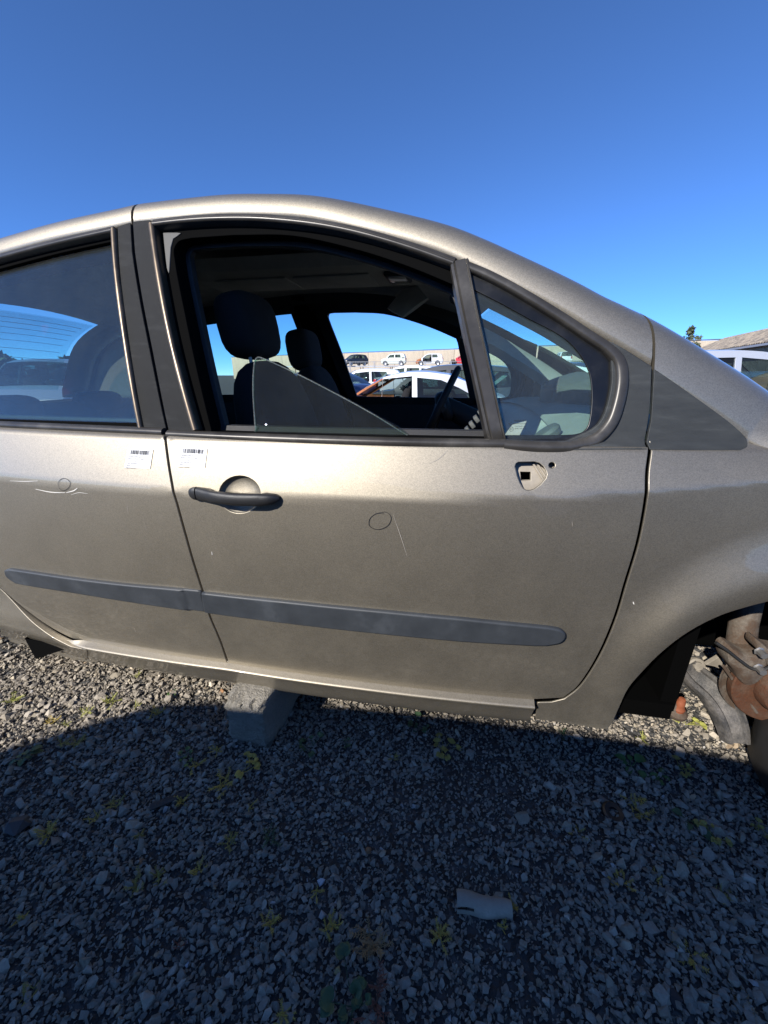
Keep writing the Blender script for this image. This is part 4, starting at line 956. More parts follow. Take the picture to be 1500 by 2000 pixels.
rc_ = at(1197, 1590, 2, .008); mb = MB(); mb.lathe([(.006, .002), (.011, .004), (.012, .010), (.022, .012), (.027, .008), (.028, .0), (.026, -.006)], (0, 0, 0), (0.05, -.1, 1), 24); mb.lathe([(0, .001), (.008, .001)], (0, 0, 0), (0.05, -.1, 1), 12)
o = mb.build('rubber_bush', M['rubber']); o.location = V3(rc_); tag(o, 'round black rubber bush pressed into the gravel', 'rubber bush')
sv = at(330, 1566, 2, .006); mb = MB(); mb.box((0, 0, 0), (.085, .018, .006), bev=.002); o = mb.build('wood_sliver', plastic('dark_wood', (.06, .055, .05), .9, .4, 200, .3, (1, 9, 1))); o.location = V3(sv+np.array([0, 0, .006])); o.rotation_euler = (.1, .05, R(38)); tag(o, 'flat dark wood sliver lying on the gravel', 'wood')
def rock(name, pxy, r_, m, label, cat, sd, zs=.3):
    v, f = hull(18, .6, sd); q = at(*pxy, 2, r_*zs); o = mesh_obj(name, v*r_, f, m, smooth=False); o.location = V3(q); o.rotation_euler = (0, 0, sd); tag(o, label, cat); return o
def smat(n, c): return plastic(n, c, .85, .4, 150, .2)
rock('rock', (34, 1612), .034, smat('dark_rock', (.06, .063, .068)), 'large dark rounded rock at the left edge of the gravel', 'rock', 31)
rock('rock', (178, 1632), .016, smat('black_rock', (.03, .03, .032)), 'small black rock right of a yellow weed on the left', 'rock', 32)
rock('pebble', (627, 1720), .0105, smat('white_pebble', (.62, .62, .62)), 'white pebble left of the broken grey pipe', 'pebble', 33)
rock('pebble', (365, 1880), .0085, smat('bright_pebble', (.8, .8, .82)), 'bright white pebble near the lower left corner', 'pebble', 34)
rock('pebble', (1065, 1609), .007, bpy.data.materials['white_pebble'], 'small white pebble left of the black rubber bush', 'pebble', 35)
rock('pebble', (719, 1661), .010, smat('orange_stone', (.36, .19, .09)), 'orange brown pebble above the broken grey pipe', 'pebble', 36)
rock('pebble', (275, 1683), .010, bpy.data.materials['orange_stone'], 'orange brown pebble in the gravel at lower left', 'pebble', 37)
rock('pebble', (432, 1350), .013, bpy.data.materials['orange_stone'], 'orange pebble in sunlit gravel just left of the concrete block', 'pebble', 38)
rock('pebble', (659, 1897), .008, smat('yellow_chip', (.42, .34, .16)), 'yellowish pebble below the dry weed tuft', 'pebble', 39)
rock('glass_shard', (1036, 1698), .0055, mat('green_shard', (.02, .30, .20), .25), 'tiny green plastic shard in the gravel above the pipe', 'shard', 40)
rock('rock', (1310, 1950), .022, smat('slate_rock', (.035, .036, .04)), 'flat dark slate piece near the lower right corner', 'rock', 41)
# ------------------------------------------------------------------ weeds
LEAF = {}
for nm, c in dict(yellow=(.50, .37, .08), olive=(.34, .29, .075), green=(.09, .16, .045), dark=(.05, .10, .045), dry=(.34, .22, .10), red=(.20, .08, .05), bright=(.34, .34, .08)).items():
    m = plastic(nm+'_weed_leaf', c, .65, .15, 200, .3); m.node_tree.nodes['Principled BSDF'].inputs['Transmission Weight'].default_value = 0; LEAF[nm] = m
def weed(pxy, kind, size, n, col, sd, upright=.5):
    n = int(n*1.7) if kind == 'f' else n
    rr = random.Random(sd); mb = MB(); q = at(*pxy, 2, .004)
    def leaf(o, d, ln, wd, droop):
        d = d.normalized(); s_ = d.cross(Vector((0, 0, 1)));  s_ = (s_ if s_.length > .05 else Vector((1, 0, 0))).normalized(); rows = []; nrm = s_.cross(d)
        for k in range(5):
            t = k/4; c = o+d*ln*t+Vector((0, 0, -droop*ln*t*t)); w_ = wd*math.sin(math.pi*(.12+.86*t))**.8
            rows.append([c-s_*w_+nrm*w_*.35, c, c+s_*w_+nrm*w_*.35])
        mb.grid(rows)
    cen = [Vector((rr.uniform(-.5, .5)*size, rr.uniform(-.5, .5)*size, 0)) for _ in range(3)]+[Vector((0, 0, 0))]*2
    for i in range(n):
        nv0 = len(mb.v); off_ = cen[i % len(cen)]; a = 2*math.pi*i/n+rr.uniform(-.7, .7); el = rr.uniform(.0, 1.25)*upright+.12; ln = size*rr.uniform(.35, 1.1)
        d = Vector((math.cos(a)*math.cos(el), math.sin(a)*math.cos(el), math.sin(el)))
        if kind == 'leafy':
            st = [Vector((0, 0, 0)), d*ln*.5, d*ln]; mb.tube(st, [.0009, .0007, .0005], 4)
            for s_ in (-1, 0, 1): leaf(d*ln*.85, (d+Vector((-d.y, d.x, 0))*s_*.9+Vector((0, 0, .1))), ln*.5, ln*.24, .5)
        elif kind == 'broad': 
            mb.tube([Vector((0, 0, 0)), d*ln*.6], [.001, .0008], 4); leaf(d*ln*.5, d+Vector((0, 0, -.25)), ln*.75, ln*.30, .3)
        else:                                                                            # feathery rosette
            mb.tube([Vector((0, 0, 0)), d*ln], [.0009, .0004], 4)
            for k in range(6):
                o = d*ln*(.25+.14*k)
                for s_ in (-1, 1): leaf(o, d*rr.uniform(.4, 1.)+Vector((-d.y, d.x, rr.uniform(-.2, .7)))*s_*.8, ln*rr.uniform(.14, .30), ln*.026, .2)
        mb.v[nv0:] = [(v[0]+off_.x, v[1]+off_.y, v[2]) for v in mb.v[nv0:]]
    o = mb.build('weed', LEAF[col], None, auto=80); o.location = V3(q+np.array([0, 0, .002])); o.rotation_euler.z = rr.uniform(0, 6); return o, q
WEEDS = [((304, 1396), 'f', .03, 9, 'yellow'), ((147, 1457), 'f', .03, 8, 'olive'), ((119, 1453), 'f', .022, 7, 'olive'), ((43, 1485), 'broad', .035, 7, 'dark'), ((362, 1481), 'leafy', .03, 7, 'green'),
 ((378, 1496), 'f', .026, 8, 'yellow'), ((423, 1468), 'f', .024, 6, 'yellow'), ((486, 1497), 'leafy', .034, 9, 'yellow'), ((438, 1534), 'f', .034, 9, 'yellow'), ((598, 1464), 'leafy', .034, 7, 'dark'), ((679, 1457), 'leafy', .02, 6, 'dark'),
 ((355, 1567), 'f', .026, 10, 'yellow'), ((218, 1576), 'f', .026, 8, 'olive'), ((185, 1601), 'f', .022, 7, 'yellow'), ((94, 1624), 'f', .030, 11, 'yellow'), ((276, 1634), 'f', .02, 7, 'olive'), ((451, 1641), 'f', .024, 7, 'olive'), ((527, 1636), 'f', .026, 10, 'dark'), ((491, 1581), 'f', .018, 6, 'yellow'),
 ((215, 1373), 'f', .032, 10, 'bright'), ((167, 1391), 'f', .026, 8, 'bright'), ((96, 1413), 'f', .026, 8, 'yellow'), ((129, 1417), 'f', .02, 7, 'bright'), ((25, 1370), 'f', .034, 10, 'bright'), ((266, 1381), 'f', .018, 6, 'bright'), ((268, 1322), 'f', .022, 7, 'bright'), ((339, 1356), 'leafy', .018, 5, 'green'),
 ((820, 1424), 'leafy', .038, 8, 'dark'), ((865, 1466), 'leafy', .036, 9, 'olive'), ((769, 1481), 'f', .02, 6, 'olive'), ((1100, 1437), 'f', .03, 8, 'dark'), ((1233, 1499), 'broad', .048, 7, 'green'), ((1287, 1515), 'broad', .036, 6, 'green'), ((1333, 1502), 'leafy', .032, 8, 'olive'),
 ((1244, 1584), 'f', .034, 12, 'yellow'), ((1335, 1606), 'broad', .038, 6, 'dark'), ((1393, 1627), 'leafy', .028, 9, 'olive'), ((1489, 1632), 'leafy', .026, 7, 'olive'), ((1124, 1627), 'f', .024, 8, 'olive'),
 ((1209, 1724), 'f', .026, 11, 'yellow'), ((1279, 1713), 'f', .020, 8, 'yellow'), ((1409, 1749), 'f', .022, 8, 'olive'), ((857, 1826), 'f', .022, 12, 'yellow'), ((983, 1813), 'f', .015, 7, 'yellow'), ((1000, 1776), 'f', .018, 8, 'yellow'), ((1335, 1866), 'f', .026, 11, 'yellow'), ((732, 1846), 'f', .040, 14, 'dry'),
 ((274, 1733), 'f', .03, 8, 'olive'), ((312, 1717), 'f', .028, 8, 'olive'), ((392, 1704), 'f', .024, 8, 'yellow'), ((42, 1795), 'f', .02, 7, 'yellow'), ((530, 1806), 'f', .022, 9, 'yellow'), ((352, 1849), 'f', .018, 7, 'red'), ((554, 1985), 'f', .02, 7, 'yellow'), ((52, 1952), 'f', .022, 7, 'olive'),
 ((618, 1745), 'f', .016, 7, 'yellow'), ((650, 1811), 'f', .022, 10, 'yellow'), ((690, 1968), 'leafy', .055, 9, 'dark'), ((735, 1962), 'f', .045, 9, 'red'), ((788, 1381), 'f', .02, 7, 'bright'), ((881, 1386), 'f', .016, 6, 'bright'), ((1255, 1442), 'f', .022, 8, 'bright'), ((1343, 1416), 'leafy', .05, 6, 'bright'), ((1446, 1955), 'f', .02, 8, 'dry')]
MARKS = [('concrete block', (490, 1410)), ('broken grey pipe', (945, 1768)), ('black rubber bush', (1197, 1590)), ('large dark left rock', (34, 1612)), ('hanging tie rod', (1320, 1390)), ('lower left corner', (0, 2000)), ('lower right corner', (1500, 2000)), ('rear sill end', (40, 1280)), ('wood sliver', (330, 1566)), ('pebble beside the pipe', (627, 1720)), ('front sill end', (1042, 1405)), ('lower edge middle', (700, 2000))]
CN = dict(yellow='yellow', olive='olive', green='broad green', dark='dark green', dry='dry brown', red='reddish', bright='sunlit yellow green')
ORD = ['nearest', 'second nearest', 'third nearest', 'fourth nearest', 'fifth nearest', 'sixth nearest', 'seventh nearest', 'eighth nearest', 'ninth nearest', 'tenth nearest', 'eleventh nearest', 'twelfth nearest']
near = {}
for i, wd in enumerate(WEEDS):
    d = [math.hypot(wd[0][0]-q[0], wd[0][1]-q[1]) for _, q in MARKS]; k = int(np.argmin(d)); near.setdefault((k, wd[4]), []).append((d[k], i))
LBL = {}
for (k, c), l in near.items():
    for r_, (_, i) in enumerate(sorted(l)): LBL[i] = '%s weed, %s of that colour to the %s' % (CN[c], ORD[r_], MARKS[k][0])
for i, wd in enumerate(WEEDS):
    o, q = weed(wd[0], wd[1], wd[2], wd[3], wd[4], 50+i, .75 if wd[1] != 'broad' else .4); tag(o, LBL[i], 'weed', 'weeds growing in the gravel')
# ------------------------------------------------------------------ other cars
M['car_glass'] = glass('dark_car_glass', (.35, .45, .45), .03); M['car_black'] = plastic('car_black_plastic', (.02, .02, .02), .5, .1, 200)
M['rim'] = mat('alloy_rim', (.45, .45, .46), .4, .7); M['redlens'] = mat('tail_lens', (.35, .015, .015), .25)
def cpaint(nm, c, metal=.3): return paint(nm, c, metal, .42, .5, .12, .3)
SPECS = {
 'hatch': dict(W=1.62, front=[(1.72, .26), (1.80, .40), (1.80, .56), (1.70, .70)], hood=[(1.70, .70), (1.4, .82), (1.02, .93)], screen=[(1.02, .93), (.70, 1.18), (.36, 1.41)], roof=[(.36, 1.41), (0, 1.48), (-.6, 1.50), (-1.2, 1.47), (-1.5, 1.42)], rear=[(-1.5, 1.42), (-1.66, 1.20), (-1.74, .98)], tail=[(-1.74, .98), (-1.80, .75), (-1.80, .45), (-1.72, .26)], belt=.95, wh=(1.13, -1.13), r=.29,
   win=[[(.82, .97), (.32, 1.34), (-.28, 1.40), (-.30, .97)], [(-.38, .97), (-.36, 1.40), (-1.02, 1.39), (-1.12, 1.20), (-1.14, .98)]], door=[(.86, .36), (.90, .94), (.34, 1.36), (-.30, 1.42), (-.34, .36)]),
 'panda': dict(W=1.6, front=[(1.60, .28), (1.68, .42), (1.68, .62), (1.60, .78)], hood=[(1.60, .78), (1.3, .90), (1.0, .97)], screen=[(1.0, .97), (.75, 1.22), (.50, 1.44)], roof=[(.50, 1.44), (.1, 1.52), (-.6, 1.54), (-1.3, 1.50), (-1.45, 1.46)], rear=[(-1.45, 1.46), (-1.58, 1.22), (-1.64, 1.0)], tail=[(-1.64, 1.0), (-1.68, .75), (-1.68, .45), (-1.60, .28)], belt=.99, wh=(1.10, -1.12), r=.29,
   win=[[(.80, 1.0), (.46, 1.36), (-.16, 1.43), (-.18, 1.0)], [(-.28, 1.0), (-.26, 1.43), (-1.0, 1.42), (-1.08, 1.0)]], door=[(.86, .36), (.9, .96), (.5, 1.40), (-.18, 1.45), (-.22, .36)]),
 'fastback': dict(W=1.78, front=[(2.12, .24), (2.22, .38), (2.22, .54), (2.08, .68)], hood=[(2.08, .68), (1.6, .80), (1.08, .88)], screen=[(1.08, .88), (.72, 1.10), (.30, 1.33)], roof=[(.30, 1.33), (-.1, 1.41), (-.5, 1.42), (-.95, 1.37)], rear=[(-.95, 1.37), (-1.35, 1.22), (-1.80, 1.0)], tail=[(-1.80, 1.0), (-2.05, .93), (-2.14, .75), (-2.14, .45), (-2.05, .24)], belt=.90, wh=(1.33, -1.32), r=.32,
   win=[[(.90, .93), (.30, 1.27), (-.20, 1.32), (-.24, .92)], [(-.36, .92), (-.33, 1.325), (-.8, 1.28), (-1.15, 1.14), (-1.42, 1.0), (-1.36, .95)]], door=[(1.0, .34), (1.02, .88), (.32, 1.30), (-.24, 1.35), (-.30, .34)]),
 'estate': dict(W=1.80, front=[(2.12, .26), (2.22, .42), (2.22, .62), (2.08, .78)], hood=[(2.08, .78), (1.6, .92), (1.15, .99)], screen=[(1.15, .99), (.85, 1.25), (.45, 1.48)], roof=[(.45, 1.48), (0, 1.58), (-.8, 1.60), (-1.6, 1.55), (-1.9, 1.50)], rear=[(-1.9, 1.50), (-2.05, 1.25), (-2.12, 1.02)], tail=[(-2.12, 1.02), (-2.2, .75), (-2.2, .45), (-2.12, .26)], belt=1.0, wh=(1.33, -1.35), r=.33,
   win=[[(.98, 1.02), (.44, 1.42), (-.20, 1.49), (-.22, 1.02)], [(-.32, 1.02), (-.30, 1.49), (-1.08, 1.49), (-1.14, 1.02)], [(-1.22, 1.04), (-1.18, 1.48), (-1.72, 1.44), (-1.88, 1.08)]], door=[(1.0, .36), (1.04, .98), (.46, 1.45), (-.22, 1.52), (-.26, .36)]),
 'van': dict(W=1.9, front=[(2.4, .28), (2.5, .5), (2.5, .85), (2.4, 1.05)], hood=[(2.4, 1.05), (2.1, 1.2), (1.8, 1.28)], screen=[(1.8, 1.28), (1.5, 1.65), (1.2, 2.05)], roof=[(1.2, 2.05), (.9, 2.35), (0, 2.45), (-1.5, 2.45), (-2.4, 2.42)], rear=[(-2.4, 2.42), (-2.45, 2.0), (-2.48, 1.3)], tail=[(-2.48, 1.3), (-2.5, .9), (-2.5, .5), (-2.42, .28)], belt=1.3, wh=(1.5, -1.5), r=.34,
   win=[[(1.55, 1.32), (1.15, 1.95), (.55, 2.0), (.55, 1.32)]], door=[(1.6, .4), (1.6, 1.3), (1.2, 2.0), (.5, 2.05), (.5, .4)]),
}
def make_car(name, spec, col, loc, rz, label, nodoor=False, front_mat=None, nofront=False, cat='car', hood_open=False, wheels=True, group=None, detail=True, noglass=False, xcut=None, gm=None):
    global FLIPW
    FLIPW = 0.; sp = SPECS[spec]; W_ = sp['W']; bl = sp['belt']; L_ = sp['front'][1][0]
    root = empty(name, (0, 0, 0), label, cat, group); pm = col
    fm = front_mat or pm
    def yf(x, z):
        x = np.asarray(x, float); z = np.asarray(z, float)
        return -W_/2+np.where(z > bl, (z-bl)*.36+.3*(z-bl)**2*.2, .03*((z-.62)/.4)**2)+.11*(np.abs(x)/L_)**4
    segs = {k: catmull(sp[k], 4) for k in ('front', 'hood', 'screen', 'roof', 'rear', 'tail')}
    def bottom():
        out = []; a, b = sp['tail'][-1], sp['front'][0]; r = sp['r']+.06; zb = .30
        for c in (sp['wh'][1], sp['wh'][0]):
            out += [np.array([c-r, .24])]+[np.array([c+r*math.cos(t), max(.24, zb+r*math.sin(t))]) for t in [math.pi*(1-k/12) for k in range(13)]]+[np.array([c+r, .24])]
        return out
    top = segs['front']+segs['hood'][1:]+segs['screen'][1:]+segs['roof'][1:]+segs['rear'][1:]+segs['tail'][1:]
    bot = bottom()
    xc = xcut; xcut = xcut or sp['hood'][-1][0]+.06
    for fl in (False, True):
        fb = 'body_side'
        def clip(poly, keep_front):
            P_ = [np.array(p) for p in poly]; out = []
            for i in range(len(P_)):
                a, b = P_[i], P_[(i+1) % len(P_)]; ia, ib = (a[0] >= xcut) == keep_front, (b[0] >= xcut) == keep_front
                if ia: out.append(a)
                if ia != ib: t = (xcut-a[0])/(b[0]-a[0]); out.append(a+(b-a)*t)
            return out
        full = top+bot
        near_open = nodoor and fl == (math.cos(rz) < 0)
        wins = [np.array(q) for q in sp['win']]
        holes = [w_ for w_ in (wins[1:] if near_open else wins)]
        if near_open: holes.append(np.array(sp['door']))
        holes = [offp(h_, .003) for h_ in holes]
        panel(fb, clip(full, False), pm, root, yf=yf, holes=holes, grid=.16, lip=.03, step=.05, flip=fl, hole_lip=0. if xc else .04)
        if not nofront:
            panel('front_wing', clip(full, True), fm, root, yf=yf, grid=.16, lip=.03, step=.05, flip=fl, holes=holes if xc else [], hole_lip=0. if xc else None, tidy=bool(xc))
        for i, w_ in enumerate(wins):
            if (near_open and i == 0) or noglass: continue
            panel('side_window', offp(w_, .004), gm or M['car_glass'], root, yf=yf, off=.022, grid=.3, lip=.003, step=.08, flip=fl)
        if detail and not near_open:
            mb = MB(); x0 = sp['door'][0][0]-.95; mb.box((x0, float(yf(x0, bl-.12))-.012, bl-.12), (.19, .03, .035), bev=.008); mb.build('door_handle', M['car_black'], root, flip=fl)
            xm = sp['win'][0][0][0]-.08; mb = MB(); mb.box((xm, float(yf(xm, bl+.06))-.09, bl+.06), (.10, .17, .12), bev=.03); mb.build('wing_mirror', pm, root, flip=fl)
    def skin(nm, path, m, crown, thick=.0, tilt=None):
        rows = []
        for i, p in enumerate(path):
            t = path[min(i+1, len(path)-1)]-path[max(i-1, 0)]; t = t/np.linalg.norm(t); n = np.array([t[1], -t[0]])
            y0 = float(yf(p[0], p[1])); rows.append([(p[0]+n[0]*crown*(1-s*s), y0*-s if True else 0, p[1]+n[1]*crown*(1-s*s)) for s in np.linspace(-1, 1, 9)])
        if tilt:
            o_ = Vector(rows[-1][4]); rm = Matrix.Rotation(tilt, 3, 'Y'); rows = [[tuple(o_+rm @ (Vector(q)-o_)) for q in r_] for r_ in rows]
        mb = MB(); mb.grid(rows)
        if thick: mb.grid([[(q[0], q[1], q[2]-thick) for q in r_] for r_ in rows])
        return mb.build(nm, m, root, auto=50)
    if not nofront:
        skin('front_bumper', segs['front'], fm, .10); skin('bonnet', segs['hood'], fm, .035, .02, R(48) if hood_open else None)
    if not noglass: skin('windscreen', segs['screen'], M['car_glass'], .06)
    skin('roof', segs['roof'], pm, .035); skin('tailgate', segs['tail'], pm, .05)
    skin('rear_window', segs['rear'], M['car_glass'], .04)
    mb = MB(); mb.box((0, 0, .30), (2*L_-.5, W_-.25, .10)); mb.box((xcut-.12, 0, .62), (.10, W_-.2, .56)); mb.build('floor_pan', M['shade_black'], root, smooth=False)
    if nofront:
        mb = MB(); mb.box((xcut+.35, 0, .55), (.55, .7, .4), bev=.05); mb.box((xcut+.3, -.5, .45), (.8, .09, .12)); mb.box((xcut+.3, .5, .45), (.8, .09, .12)); mb.build('engine_block', M['cast'], root)
    for y in (-1, 1):
        if nodoor and (y > 0) == (math.cos(rz) < 0): continue
        mb = MB(); mb.box((-.3, y*(W_/2-.09), (bl+.28)/2), (2.3, .03, bl-.34)); mb.build('door_lining', M['dark'], root, smooth=False)
    mb = MB(); mb.box((sp['hood'][-1][0]-.28, 0, bl-.16), (.4, W_-.24, .22), bev=.05); mb.build('dashboard', M['dark'], root)
    for y in (-.38, .38):
        blob('seat', (-.05, y, .78), (.20, .46, .70), M['fabric'], root, rot=(0, -R(15), 0), nu=12, nv=8); blob('headrest', (-.18, y, bl+.26), (.10, .26, .18), M['fabric'], root, nu=10, nv=6)
    blob('rear_seat', (-1.0, 0, .80), (.2, W_-.45, .55), M['fabric'], root, nu=12, nv=8)
    if wheels:
        for i, wx in enumerate(sp['wh']):
            for y in (-1, 1):
                if nofront and i == 0 and y == 1: continue
                w_ = empty('wheel', (0, 0, 0)); w_.parent = root; r = sp['r']
                c = (wx, y*(W_/2-.10), r)
                t_ = tyre_mb(c, (0, -y, 0), r, r*.66, .19).build('tyre', M['rubber']); t_.parent = w_
                mb = MB(); mb.lathe([(.0, .05), (r*.16, .055), (r*.2, .03), (r*.6, .06), (r*.66, .07), (r*.68, .02)], c, (0, y, 0), 20)
                rm_ = mb.build('rim', M['rim'], None); rm_.parent = w_
    if detail:
        f = sp['front'][2]; tl = sp['tail'][1]
        for y in (-1, 1):
            if not nofront:
                mb = MB(); mb.box((f[0]-.06, y*(W_/2-.30), f[1]+.06), (.16, .34, .15), bev=.03); mb.build('headlight', M['lamp'], root)
            mb = MB(); mb.box((tl[0]+.02, y*(W_/2-.20), tl[1]+.10), (.10, .16, .28), bev=.02); mb.build('tail_light', M['redlens'], root)
        if not nofront:
            mb = MB(); mb.box((f[0]+.07, 0, f[1]-.08), (.05, .9, .14), bev=.02); mb.build('grille', M['car_black'], root)
    root.location = loc; root.rotation_euler.z = rz; FLIPW = CARW; return root
def gx(px_, y): return float(at(px_, 733, 1, y)[0])
silver = cpaint('silver_paint', (.50, .52, .56), .45); white = cpaint('white_paint', (.72, .73, .74), .0); blackp = cpaint('black_car_paint', (.03, .033, .04), .2); navy = cpaint('navy_paint', (.03, .045, .13), .3)
rusto = rusty('orange_rusted_panel', (.50, .17, .06), (.33, .11, .04), .5, .8, 0.); pale = cpaint('pale_green_paint', (.66, .70, .62), 0.); redp = cpaint('red_paint', (.55, .015, .03), 0.); greyp = cpaint('grey_blue_paint', (.22, .25, .30), .4)
PI = math.pi
make_car('scrap_car', 'fastback', silver, (gx(808, 6.9)-.30, 7.8, -.30), PI+R(1), 'silver fastback without its front door, orange rusted nose, seen through the window', nodoor=True, front_mat=rusto, wheels=False, xcut=.34, detail=False)
make_car('scrap_car', 'estate', blackp, (gx(850, 9.6)+.1, 10.5, -.30), PI+R(-2), 'black estate car parked behind the silver fastback', wheels=False)
make_car('scrap_car', 'fastback', navy, (gx(712, 11.5)-1.9, 12.3, -.24), PI+R(-24), 'dark blue hatchback at the left of the far window view', )
make_car('scrap_car', 'hatch', white, (gx(728, 16)-.6, 17, -.2), PI+R(8), 'white hatchback behind the dark blue car')
make_car('scrap_car', 'estate', white, (gx(785, 23), 24, -.05), PI+R(-6), 'white car with raised bonnet in front of the rack', hood_open=True)
make_car('scrap_car', 'hatch', blackp, (gx(700, 30)-.2, 31, -.15), PI+R(-10), 'black hatchback below the rack near the wall')
make_car('scrap_car', 'hatch', cpaint('ice_white_paint', (.70, .76, .76), 0.), (gx(985, 10.5)+.45, 10.6, -.2), PI+R(4), 'pale white hatchback without a door, seen through the quarter glass', nodoor=True)
make_car('scrap_car', 'hatch', blackp, (gx(1128, 16), 17, 0), R(60), 'dark car with domed roof before the wall, above the dashboard')
make_car('scrap_car', 'hatch', silver, (gx(1493, 6.55), 7.36, -.06), R(0), 'silver car with open side window beyond the bonnet', noglass=False)
make_car('scrap_car', 'hatch', greyp, (-9.5, 7.2, -.1), R(300), 'grey blue hatchback behind the rear window of the beige car')
make_car('scrap_car', 'fastback', silver, (-12.5, 11.6, -.1), R(100), 'silver car farther back, seen through the rear glass')
# rack with four cars
RY = 56.; RZ = 2.2
for i, (px_, spec, colr, rz, lab, kw) in enumerate([(694, 'hatch', blackp, PI+R(48), 'small black car with round lamps on the rack', {}), (769, 'panda', pale, PI, 'pale green white hatchback standing on the rack', {}), (838, 'hatch', white, PI, 'white car with rusted orange front end on the rack', dict(front_mat=rusto, nodoor=True)), (905, 'fastback', redp, PI, 'red car without front end on the rack', dict(nofront=True)), (1095, 'panda', white, R(90), 'white car seen end on above the dashboard', {})]):
    make_car('racked_car', spec, colr, (gx(px_, RY), RY, RZ+.02), rz, lab, group='cars raised on the steel rack', detail=True, **kw)
M['galv'] = mat('galvanised_steel', (.45, .46, .48), .5, .5)
x0 = gx(640, RY)-9
for k in range(6):
    rk = empty('steel_rack', (0, 0, 0), 'steel car rack bay number %s from the left, before the pebble wall' % ['one', 'two', 'three', 'four', 'five', 'six'][k], 'rack', 'car rack bays'); xa = x0+k*7.0
    for dy in (-.75, .75):
        mb = MB(); mb.box((xa+3.5, RY+dy, RZ-.05), (6.98, .10, .12)); mb.build('beam', M['galv'], rk, smooth=False)
        for dx in (.12, 4.4):
            mb = MB(); mb.box((xa+dx, RY+dy, (RZ-.11)/2), (.09, .09, RZ-.11)); mb.build('post', M['rust'], rk, smooth=False)
    mb = MB(); mb.box((xa+3.5, RY, RZ-.04), (.08, 1.4, .06)); mb.build('cross_beam', M['galv'], rk, smooth=False)
# mesh fence between the yard and the rack
FY = 40.
for k in range(11):
    fr_ = empty('mesh_fence_panel', (0, 0, 0), 'wire mesh fence panel, %s from the left, below the racked cars' % ['first', 'second', 'third', 'fourth', 'fifth', 'sixth', 'seventh', 'eighth', 'ninth', 'tenth', 'eleventh'][k], 'fence', 'mesh fence panels'); xa = gx(640, FY)-2.6+k*2.55
    for dx in (0., 2.45):
        mb = MB(); mb.tube([(xa+dx, FY, 0), (xa+dx, FY, 2.32)], .03, 8); mb.build('post', M['galv'], fr_)
    mb = MB(); mb.tube([(xa, FY, 2.28), (xa+2.45, FY, 2.28)], .02, 6); mb.build('top_rail', M['galv'], fr_)
    mb = MB()
    for j in range(1, 14): mb.box((xa+j*2.45/14, FY, 1.16), (.009, .009, 2.2))
    for j in range(9): mb.box((xa+1.225, FY+.009, .15+j*.26), (2.42, .008, .008))
    w_ = mb.build('wire_mesh', M['galv'], fr_, smooth=False); w_['kind'] = 'stuff'
# long pebble-dash wall made of panels
M['pebble'] = mat('pebble_dash', (.45, .38, .29), .95); nt, b_, L2 = nodes(M['pebble']); v_ = tc(nt); n1 = noise(nt, v_, 5, 8, .8); n2 = noise(nt, v_, .4, 3); n3 = noise(nt, tc(nt, (1, 1, .15)), 1.6, 5, .7)
L2(mixc(nt, ramp(nt, n3, [(.4, (0,)*3), (.75, (.35,)*3)]), mixc(nt, n1, (.25, .20, .15), (.66, .57, .44)), (.22, .19, .16)), b_.inputs['Base Color']); bump(nt, n1, 1., .08, b_)
M['cap'] = mat('dark_metal_capping', (.09, .095, .11), .5, .4)
WH = 5.2
def wall_y(pxx, pyy):
    r_ = ray(pxx, pyy); t = (WH-CAM[2])/r_[2]; return CAM+r_*t
wl, wr = wall_y(672, 689), wall_y(1125, 672.5); dirw = (wr-wl)[:2]; dirw /= np.linalg.norm(dirw); nw = np.array([-dirw[1], dirw[0]]); angw = math.atan2(dirw[1], dirw[0])
wall = empty('warehouse', (float(wl[0]), float(wl[1]), 0), 'long beige pebble-dash warehouse wall with dark capping behind the yard', 'building')
rotw = Matrix.Rotation(angw, 3, 'Z'); NP = 22; PW = 6.0
for k in range(NP):
    s0 = -36+k*PW; c = wl[:2]+dirw*(s0+PW/2)+nw*.15
    mb = MB(); mb.box((c[0], c[1], WH/2-.06), (PW-.05, .3, WH-.12), rotw, .02); mb.build('wall_panel', M['pebble'], wall)
    mb = MB(); c2 = wl[:2]+dirw*(s0+PW/2)+nw*.16; mb.box((c2[0], c2[1], WH-.02), (PW-.01, .42, .10), rotw, .01); mb.build('capping', M['cap'], wall)
c = wl[:2]+dirw*(-36+NP*PW/2)+nw*8.3; mb = MB(); mb.box((c[0], c[1], WH/2-.2), (NP*PW, 15.6, WH-.4), rotw); mb.build('hall_body', M['pebble'], wall, smooth=False)
for pq in ((1008, 722), (1100, 712)):
    r_ = ray(*pq); tt = np.dot(wl[:2]-CAM[:2], nw)/np.dot(r_[:2], nw); c = CAM+r_*tt; c2 = c[:2]-nw*.012
    mb = MB(); mb.box((c2[0], c2[1], float(c[2])-.3), (3.4 if pq[0] == 1008 else 7.5, .05, 1.5), rotw); mb.build('window', M['car_glass'] if pq[0] != 1008 else M['cap'], wall, smooth=False)
q = wall_y(1058, 690); mb = MB(); mb.tube([(q[0], q[1]-2, 0), (q[0], q[1]-2, 6.6)], .09, 8); o = mb.build('lamp_pole', M['galv']); tag(o, 'thin grey pole standing before the wall, above the dashboard', 'pole')
